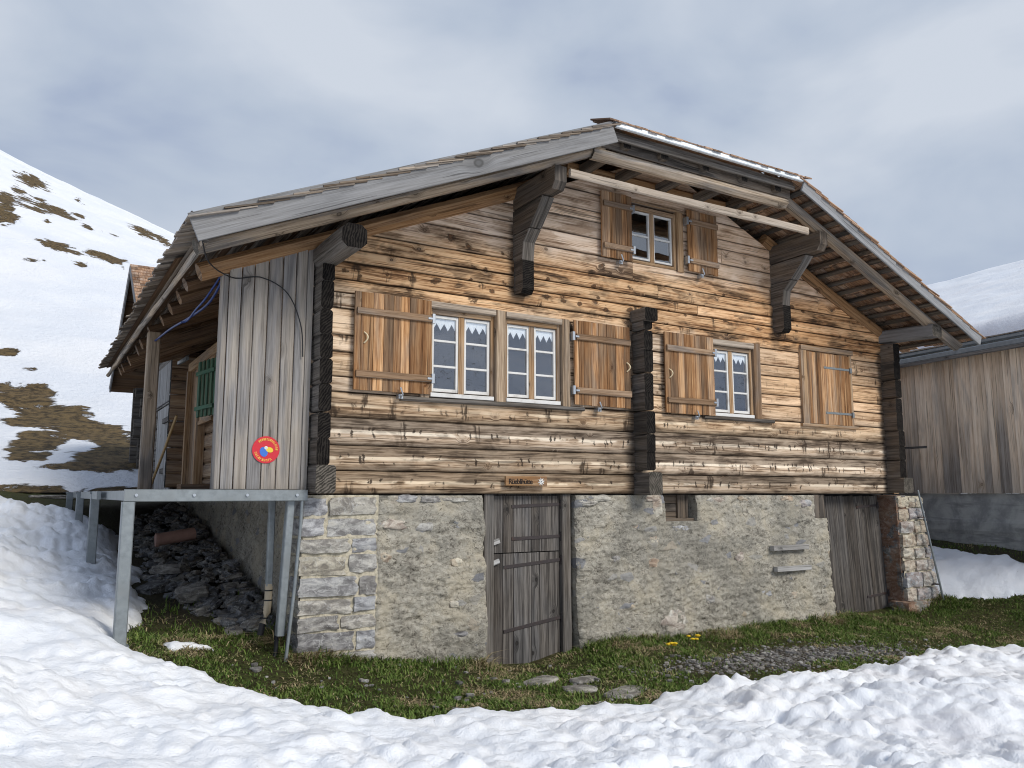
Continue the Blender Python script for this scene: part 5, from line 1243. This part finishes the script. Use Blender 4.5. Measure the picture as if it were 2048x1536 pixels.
# ------------------------------------------------------------------ grass
def blades(n, xr, yr, seed, hmin, hmax, dens):
    r = np.random.default_rng(seed); x = xr[0] + (xr[1] - xr[0]) * r.random(n); y = yr[0] + (yr[1] - yr[0]) * r.random(n)
    d = snow_d(x, y); p = dens(x, y); ok = (d < -.0) & (r.random(n) < p)
    x, y = x[ok], y[ok]; n = len(x); z = gz(x, y) + gdet(x, y) - .01
    wall = sstep(-.55, -.03, y) * (x > 2.1) * (x < 12.3) * (1 - .9 * ((x > 4.2) & (x < 5.4)))
    patch = .5 + .5 * fbm(x * 1.6, y * 1.6, None, 101, 3); patch2 = fbm(x * 3.1, y * 3.1, None, 103, 3)
    h = (hmin + (hmax - hmin) * r.random(n)) * (.55 + .9 * np.clip(patch, 0, 1)) * (1 + 1.7 * wall * (.4 + .8 * np.clip(patch2 + .5, 0, 1)))
    dry = np.clip(sstep(.08, .4, patch2 + .10 * wall) * (r.random(n) < .8) + (r.random(n) < .10), 0, 1)
    a = r.random(n) * 2 * PI; lean = h * (.4 + .9 * r.random(n)) * (1 + .9 * dry); w = .0035 + .004 * r.random(n)
    dx, dy = np.cos(a), np.sin(a); sx_, sy_ = -dy * w, dx * w
    b0 = np.stack([x - sx_, y - sy_, z], -1); b1 = np.stack([x + sx_, y + sy_, z], -1)
    mx, my, mz = x + dx * lean * .35, y + dy * lean * .35, z + h * .6
    m0 = np.stack([mx - sx_ * .8, my - sy_ * .8, mz], -1); m1 = np.stack([mx + sx_ * .8, my + sy_ * .8, mz], -1)
    tp = np.stack([x + dx * lean, y + dy * lean, z + h * (1 - .35 * dry)], -1)
    V = np.stack([b0, b1, m1, m0, tp], 1).reshape(-1, 3); i = np.arange(n)[:, None] * 5
    rr = np.clip(r.random(n) * .7 + .3 * patch, 0, 1); W4 = np.repeat(np.stack([dry, dry], -1)[:, None], 4, 1)
    return V, i + np.array([[0, 1, 2, 3]]), i + np.array([[3, 2, 4]]), rr, W4, n
def gdens(x, y):
    g = 1 - .97 * np.clip(1.5 - np.hypot((x - 7.3) / 2.0, (y + 1.42 + .05 * (x - 7.3)) / .42), 0, 1)
    g = g * (1 - .8 * np.clip(1.2 - np.hypot((x - 4.5) / .6, (y + 1.3) / .8), 0, 1) * .7)
    under = ((x > 1.0) & (x < 2.3) & (y > .4)); g = np.where(under, g * sstep(2.2, .5, y) * .8, g)
    g = np.where((y > -.02) & (x > 2.2) & (x < 12.2), 0, g); g = g * (.18 + .82 * sstep(-.25, .3, fbm(x * 2.2, y * 2.2, None, 102, 3)))
    return g
mb = MB()
for args in ((190000, (.8, 12.6), (-2.3, .7), 1, .015, .05), (30000, (9.0, 13.9), (-2.4, 2.5), 2, .02, .06), (9000, (.9, 2.2), (.0, 3.2), 3, .03, .09)):
    V, q4, q3, rr, W4, n = blades(*args, gdens)
    base = mb.n
    mb.add(V, q4, np.zeros((n, 4, 2)), W4, rr, 0, True)
    mb.L.append((q3 + base).ravel()); mb.T.append(np.full(n, 3)); mb.UV.append(np.zeros((n * 3, 2))); mb.W.append(W4[:, :3].reshape(-1, 2)); mb.R.append(rr); mb.M.append(np.full(n, 0)); mb.SM.append(np.full(n, True))
o = mb.build('grass', M['grass']); o['kind'] = 'stuff'
for i, (x, y, n, lab) in enumerate([(6.78, -.43, 5, 'pair of yellow dandelions by the pale stone at the wall foot'), (6.17, -.74, 4, 'yellow dandelion clump nearer the snow, left of the other')]):
    f = thing('dandelion', (x, y, gy_(x, y)), lab, 'flower', 'dandelions in the grass'); r = np.random.default_rng(i)
    for j in range(n):
        a, b = x + r.normal() * .05, y + r.normal() * .03; h_ = .07 + .05 * r.random(); z = gy_(a, b)
        mb = MB(); mb.tube([(a, b, z), (a, b, z + h_)], .003, 5); mb.build('stem', M['grass'], f)
        mb = MB(); mb.blob((a, b, z + h_), (.042, .042, .022), seed=j, n=4, rough=.2, square=.1); mb.build('blossom', M['dandelion'], f)

# ------------------------------------------------------------------ light and sky
SUN_EL, SUN_AZ = math.radians(37), math.radians(20)      # azimuth measured from -y towards +x
sd_ = Vector((math.sin(SUN_AZ) * math.cos(SUN_EL), -math.cos(SUN_AZ) * math.cos(SUN_EL), math.sin(SUN_EL)))
sl_ = bpy.data.lights.new('sun', 'SUN'); sl_.energy = 2.2; sl_.angle = math.radians(22); sl_.color = (1, .955, .88)
so = bpy.data.objects.new('sun', sl_); COL.objects.link(so); so.rotation_euler = sd_.to_track_quat('Z', 'Y').to_euler()
wd = bpy.data.worlds.new('World'); S.world = wd; wd.use_nodes = True
k = N.__new__(N); k.t = wd.node_tree; k.t.nodes.clear()
out = k.t.nodes.new('ShaderNodeOutputWorld'); bg = k.t.nodes.new('ShaderNodeBackground')
sky = k.n('ShaderNodeTexSky', sky_type='NISHITA', sun_disc=False, sun_elevation=SUN_EL, sun_rotation=math.atan2(sd_.x, sd_.y), altitude=1800, air_density=1., dust_density=1.5)
dv = k.n('ShaderNodeTexCoord').outputs['Generated']
px, py, pz = k.xyz(dv)
cp = k.vmul(dv, (1., 1., 2.0))
n1 = k.noise(k.vadd(cp, (3.1, .4, 1.7)), 1.6, 4, .5, .4); n2 = k.noise(k.vadd(cp, (1.3, 2.2, 0.)), 3.6, 5, .52, .4)
cl = k.add(k.add(k.mul(n1, .6), k.mul(n2, .4)), k.math('SUBTRACT', k.mul(k.math('SUBTRACT', px, .42), .13), k.mul(k.smooth(pz, .42, .12), .075)))
cloud = k.ramp(cl, [(.37, (3.2, 3.85, 5.3)), (.48, (4.3, 4.95, 6.0)), (.61, (5.6, 6.1, 6.9))])
cov = k.smooth(cl, .34, .48)
c = k.mix(k.add(.86, k.mul(cov, .14)), sky.outputs[0], cloud)
k.set(bg.inputs[0], c); bg.inputs[1].default_value = .1
k.t.links.new(bg.outputs[0], out.inputs[0])
S.view_settings.view_transform = 'Standard'; S.view_settings.look = 'None'; S.view_settings.exposure = .15; S.view_settings.gamma = 1
S.cycles.pixel_filter_type = 'BLACKMAN_HARRIS'; S.cycles.filter_width = 1.05
S.cycles.max_bounces = 8; S.cycles.diffuse_bounces = 4; S.cycles.transparent_max_bounces = 8
